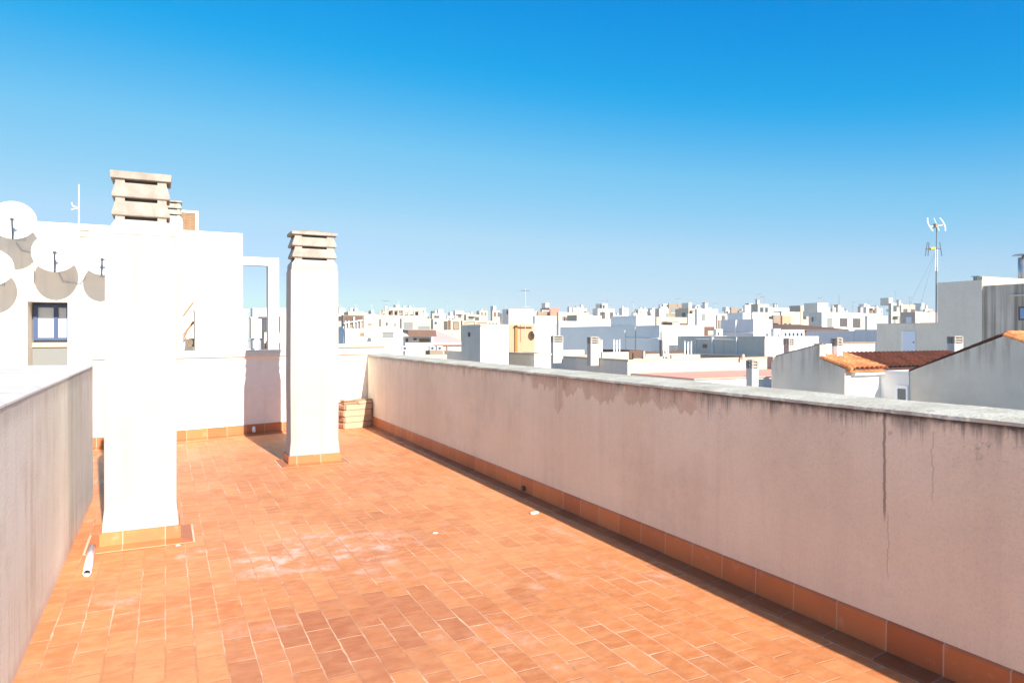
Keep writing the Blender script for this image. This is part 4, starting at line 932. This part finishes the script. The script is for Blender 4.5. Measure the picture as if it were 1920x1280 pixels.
for c in city:
    b = building(c['label'], c['xl'], c['xc'], c['xr'], c['yt'], c['d'], c['mat'], rnd.choice(('roof', 'terrroof')), depth=7, group='flat roofed houses of the town behind', lip=.5)
    res[c['label']] = b; wd = b.u1-b.u0; big = c['d'] < 180
    nw = (max(2, min(9, int(wd/(2.1 if big else 3.2)))) if c['wins'] else 0); style = rnd.choice(('hole', 'glass', 'brown', 'recess')); rows = 2 if big else 1
    for r_ in range(rows):
        z1 = b.z-rnd.uniform(.6, 1.0)-2.7*r_; hh = rnd.uniform(1.1, 1.7)
        for k in range(nw):
            if rnd.random() < .2: continue
            w0 = b.u0+wd*(k+.25+.2*rnd.random())/nw; w1 = w0+min(rnd.choice((.8, 1.1, 1.7)), wd*.6/nw)
            o = MB().box(w0, w1, b.v0-.03, b.v0-.002, z1-hh, z1).build('window', M[style if rnd.random() < .6 else rnd.choice(('hole', 'glass', 'shutter', 'recess'))], b.t)
            if big: MB().box(w0-.1, w1+.1, b.v0-.12, b.v0-.001, z1-hh-.12, z1-hh-.002).build('sill', M['white'], o)
        if big and nw > 2 and rnd.random() < .6:
            f0 = b.u0+wd*rnd.uniform(0, .4); f1 = f0+wd*rnd.uniform(.3, .5)
            MB().box(f0, f1, b.v0-.9, b.v0-.131, z1-hh-.7, z1-hh+.15).build('balcony', M[c['mat']], b.t)
        elif nw and rnd.random() < .35:
            f0 = b.u0+wd*rnd.uniform(0, .4); f1 = f0+wd*rnd.uniform(.3, .55)
            MB().box(f0, f1, b.v0-1.3, b.v0-.131, z1+.1, z1+.2).build('awning', M[rnd.choice(('brown', 'redroof', 'grey'))], b.t)
    if b.v1-b.v0 > 3 and c['wins']:
        MB().box(b.u0-.03, b.u0-.002, b.v0+1, b.v0+2.1, b.z-2.2, b.z-.9).build('window', M['hole'], b.t)
    for k in range(c['clutter']+(1 if wd > 6 and c['wins'] else 0)):
        w0 = b.u0+wd*rnd.uniform(.05, .6); hh = rnd.uniform(.8, 2.2); ww = min(wd*.35, rnd.uniform(1, 3))
        if rnd.random() < .6: MB().box(w0, w0+ww, b.v0+1.2, b.v0+3.5, b.z-.49, b.z+hh*.75).build('rooftop_room', M[rnd.choice(('white', 'cream', 'pale', 'bright'))], b.t)
        else:
            MB().box(w0, w0+.6, b.v0+.8, b.v0+1.4, b.z-.49, b.z+1.0).build('chimney', M['white'], b.t); MB().box(w0-.06, w0+.66, b.v0+.74, b.v0+1.46, b.z+1.001, b.z+1.12).build('chimney', M['cap'], b.t)
        if rnd.random() < .6:
            mx = b.u0+wd*rnd.uniform(.1, .95); mh = b.z+rnd.uniform(1.5, 3.4)
            MB().box(mx, mx+.05, b.v0+.8, b.v0+.85, b.z-.49, mh).box(mx-.5, mx+.6, b.v0+.82, b.v0+.87, mh-.3, mh-.27).box(mx-.35, mx+.4, b.v0+.82, b.v0+.87, mh-.7, mh-.67).build('roof_mast', M['gmetal'], b.t)
        if rnd.random() < .35:
            tx = b.u0+wd*rnd.uniform(.1, .8); MB().tube((tx, b.v0+1.6, b.z-.49), (tx, b.v0+1.6, b.z+.75), .5, n=12).build('water_tank', M[rnd.choice(('gmetal', 'white', 'dmetal'))], b.t)
# particular features
b = res['long cream apartment block topped by an open roof frame, above the white house']
for x0, x1, y0, y1, mt in ((688, 698, 605, 612, 'tan'), (711, 714, 598, 612, 'hole'), (717, 722, 600, 607, 'pale'), (723, 727, 604.5, 610, 'hole'), (737, 744, 605, 613, 'tan')): win_v(b, x0, x1, y0, y1, mt, 'white' if mt == 'tan' else None)
fr = MB(); pf = on_v(712, 576, b.v0+1); pe = on_v(797, 576.5, b.v0+1); z0 = b.z-.45
for x in (713, 717, 727, 738, 747, 757, 767, 777, 786, 796):
    u = on_v(x, 0, b.v0+1)[0]; fr.box(u-.13, u+.13, b.v0+1, b.v0+1.3, z0, pf[2]-.45)
fr.box(on_v(728, 0, b.v0+1)[0], pe[0]+.1, b.v0+.9, b.v0+1.4, pf[2]-.449, pf[2]); fr.build('roof_frame', M['cream'], b.t)
for x0, x1 in ((728, 733), (737, 744), (779, 785)):
    MB().box(on_v(x0, 0, b.v0+2.6)[0], on_v(x1, 0, b.v0+2.6)[0], b.v0+2.6, b.v0+2.8, z0, pf[2]-.5).build('screen_panel', M['brown'], b.t)
MB().box(on_v(722, 0, b.v0+3)[0], on_v(790, 0, b.v0+3)[0], b.v0+3.2, b.v0+6, z0, pf[2]-.9).build('rooftop_room', M['white'], b.t)
for x in (722.5,): MB().box(on_v(x, 0, b.v0+1)[0]-.2, on_v(x, 0, b.v0+1)[0]+.2, b.v0+.6, b.v0+.95, z0, pf[2]+.2).build('chimney', M['grey'], b.t)
b = res['tan house with a brown louvred front left of the roof frame block']
win_v(b, 645, 680, 592, 603, 'brown', None, 'louvre_front'); part(b, 'rooftop_room', 645, 653, 680, 584, 101, 'cream', 592, 3)
rl = MB()
for x in (648, 654, 664, 670, 676): rl.tube(on_v(x, 601, b.v0-.4), on_v(x, 614, b.v0-.4), .09)
rl.tube(on_v(664, 594, b.v0-.4), on_v(664, 612, b.v0-.4), .12).tube(on_v(645, 606, b.v0-.4), on_v(680, 600, b.v0-.4), .09); rl.build('railing', M['wmetal'], b.t)
b = res['cream house with two grey panels above the brown awning']; win_v(b, 757, 774, 604, 619, 'recess', None, 'grey_panel'); win_v(b, 784, 806, 611, 619, 'recess', None, 'grey_panel')
b = res['cream house with dark lattice openings above the pink roof']
win_v(b, 813, 820, 602, 609, 'glass', 'wmetal'); win_v(b, 832, 839, 602, 618, 'hole', 'brown'); win_v(b, 840, 845, 600, 618, 'brown', None, 'screen_panel'); win_v(b, 849.5, 860, 603, 618, 'tan', 'brown', 'shutter')
b = res['white house with a lilac shaded side and slot window above the yellow house']; win_u(b, 950, 952.5, 582, 589, 'hole', None)
b = res['cream terrace house with tan openings behind the grey-sided tower']
for x in (916, 922, 928): win_v(b, x, x+4.5, 604.5, 609.5, 'brown', 'white')
win_v(b, 873, 887, 599, 600.5, 'wood', None, 'beam')
b = res['long tan shaded house above the left end of the blue shaded wall']; win_v(b, 1061, 1104, 595.5, 602, 'brown', None, 'screen_panel')
b = res['peach house with white dish on its grey side, above the pale door wall']
win_u(b, 1699, 1709, 594, 606, 'wmetal', None, 'dish_panel'); win_v(b, 1719, 1724, 593, 606, 'pale', None)
b = res['wide white house with lilac windowed side above the red brown roof']; win_u(b, 1521, 1527, 593, 604, 'glass', 'blueish')
# red hut on the skyline
b = building('small red roofed hut on the skyline above the bright white block', 1030, 1032, 1048, 580, 150, 'redroof', depth=4, lip=.05)
p0 = at(1031, 576.5, 151); MB().box(p0[0]-.3, p0[0]+2.1, p0[1]-.3, p0[1]+3, b.z+.002, p0[2]).build('roof_cap', M['redroof'], b.t)
# aerials on the skyline
for x, yt, yb, d, lab in ((1134, 563, 582, 134, 'aerial on the white rooftop house above the blue shaded wall'), (1141, 571, 582, 134, 'shorter aerial right of the one on the white rooftop house'), (1424, 551, 573, 150, 'aerial on the cream tower block above the lilac house'), (1429, 556, 573, 151, 'shorter aerial on the cream tower block above the lilac house'),
                          (1538, 557, 588, 140, 'aerial on the skyline above the wide white house'), (724, 563, 582, 111, 'aerial on the roof frame block'), (1272, 560, 574, 171, 'aerial on the tan block highest above the white end'), (1341, 568, 584, 113, 'aerial above the brown outbuilding'),
                          (838, 566, 592, 190, 'thin aerial on the skyline above the pink roof'), (1706, 557, 578, 160, 'aerial on the skyline left of the tallest aerial'), (1187, 566, 592, 190, 'thin aerial on the skyline above the raised part of the blue shaded wall'), (1600, 566, 588, 190, 'thin aerial on the skyline above the blue grey walls')):
    antenna(x, yt, yb, d, lab, .5)
hz = MB().box(-330, 630, -130, 770, GZ-2, 9.5).build('haze', M['ground']); hz.data.materials.clear(); hz['kind'] = 'stuff'
hm = bpy.data.materials.new('haze_air'); hm.use_nodes = True; hn = hm.node_tree.nodes; hn.clear()
ho = hn.new('ShaderNodeOutputMaterial'); hv = hn.new('ShaderNodeVolumePrincipled'); hv.inputs['Density'].default_value = .0007; hv.inputs['Color'].default_value = (1, .96, .90, 1); hv.inputs['Anisotropy'].default_value = 0
hm.node_tree.links.new(hv.outputs[0], ho.inputs['Volume']); hz.data.materials.append(hm)
for o in list(S.objects):
    if 'org' in o: del o['org']
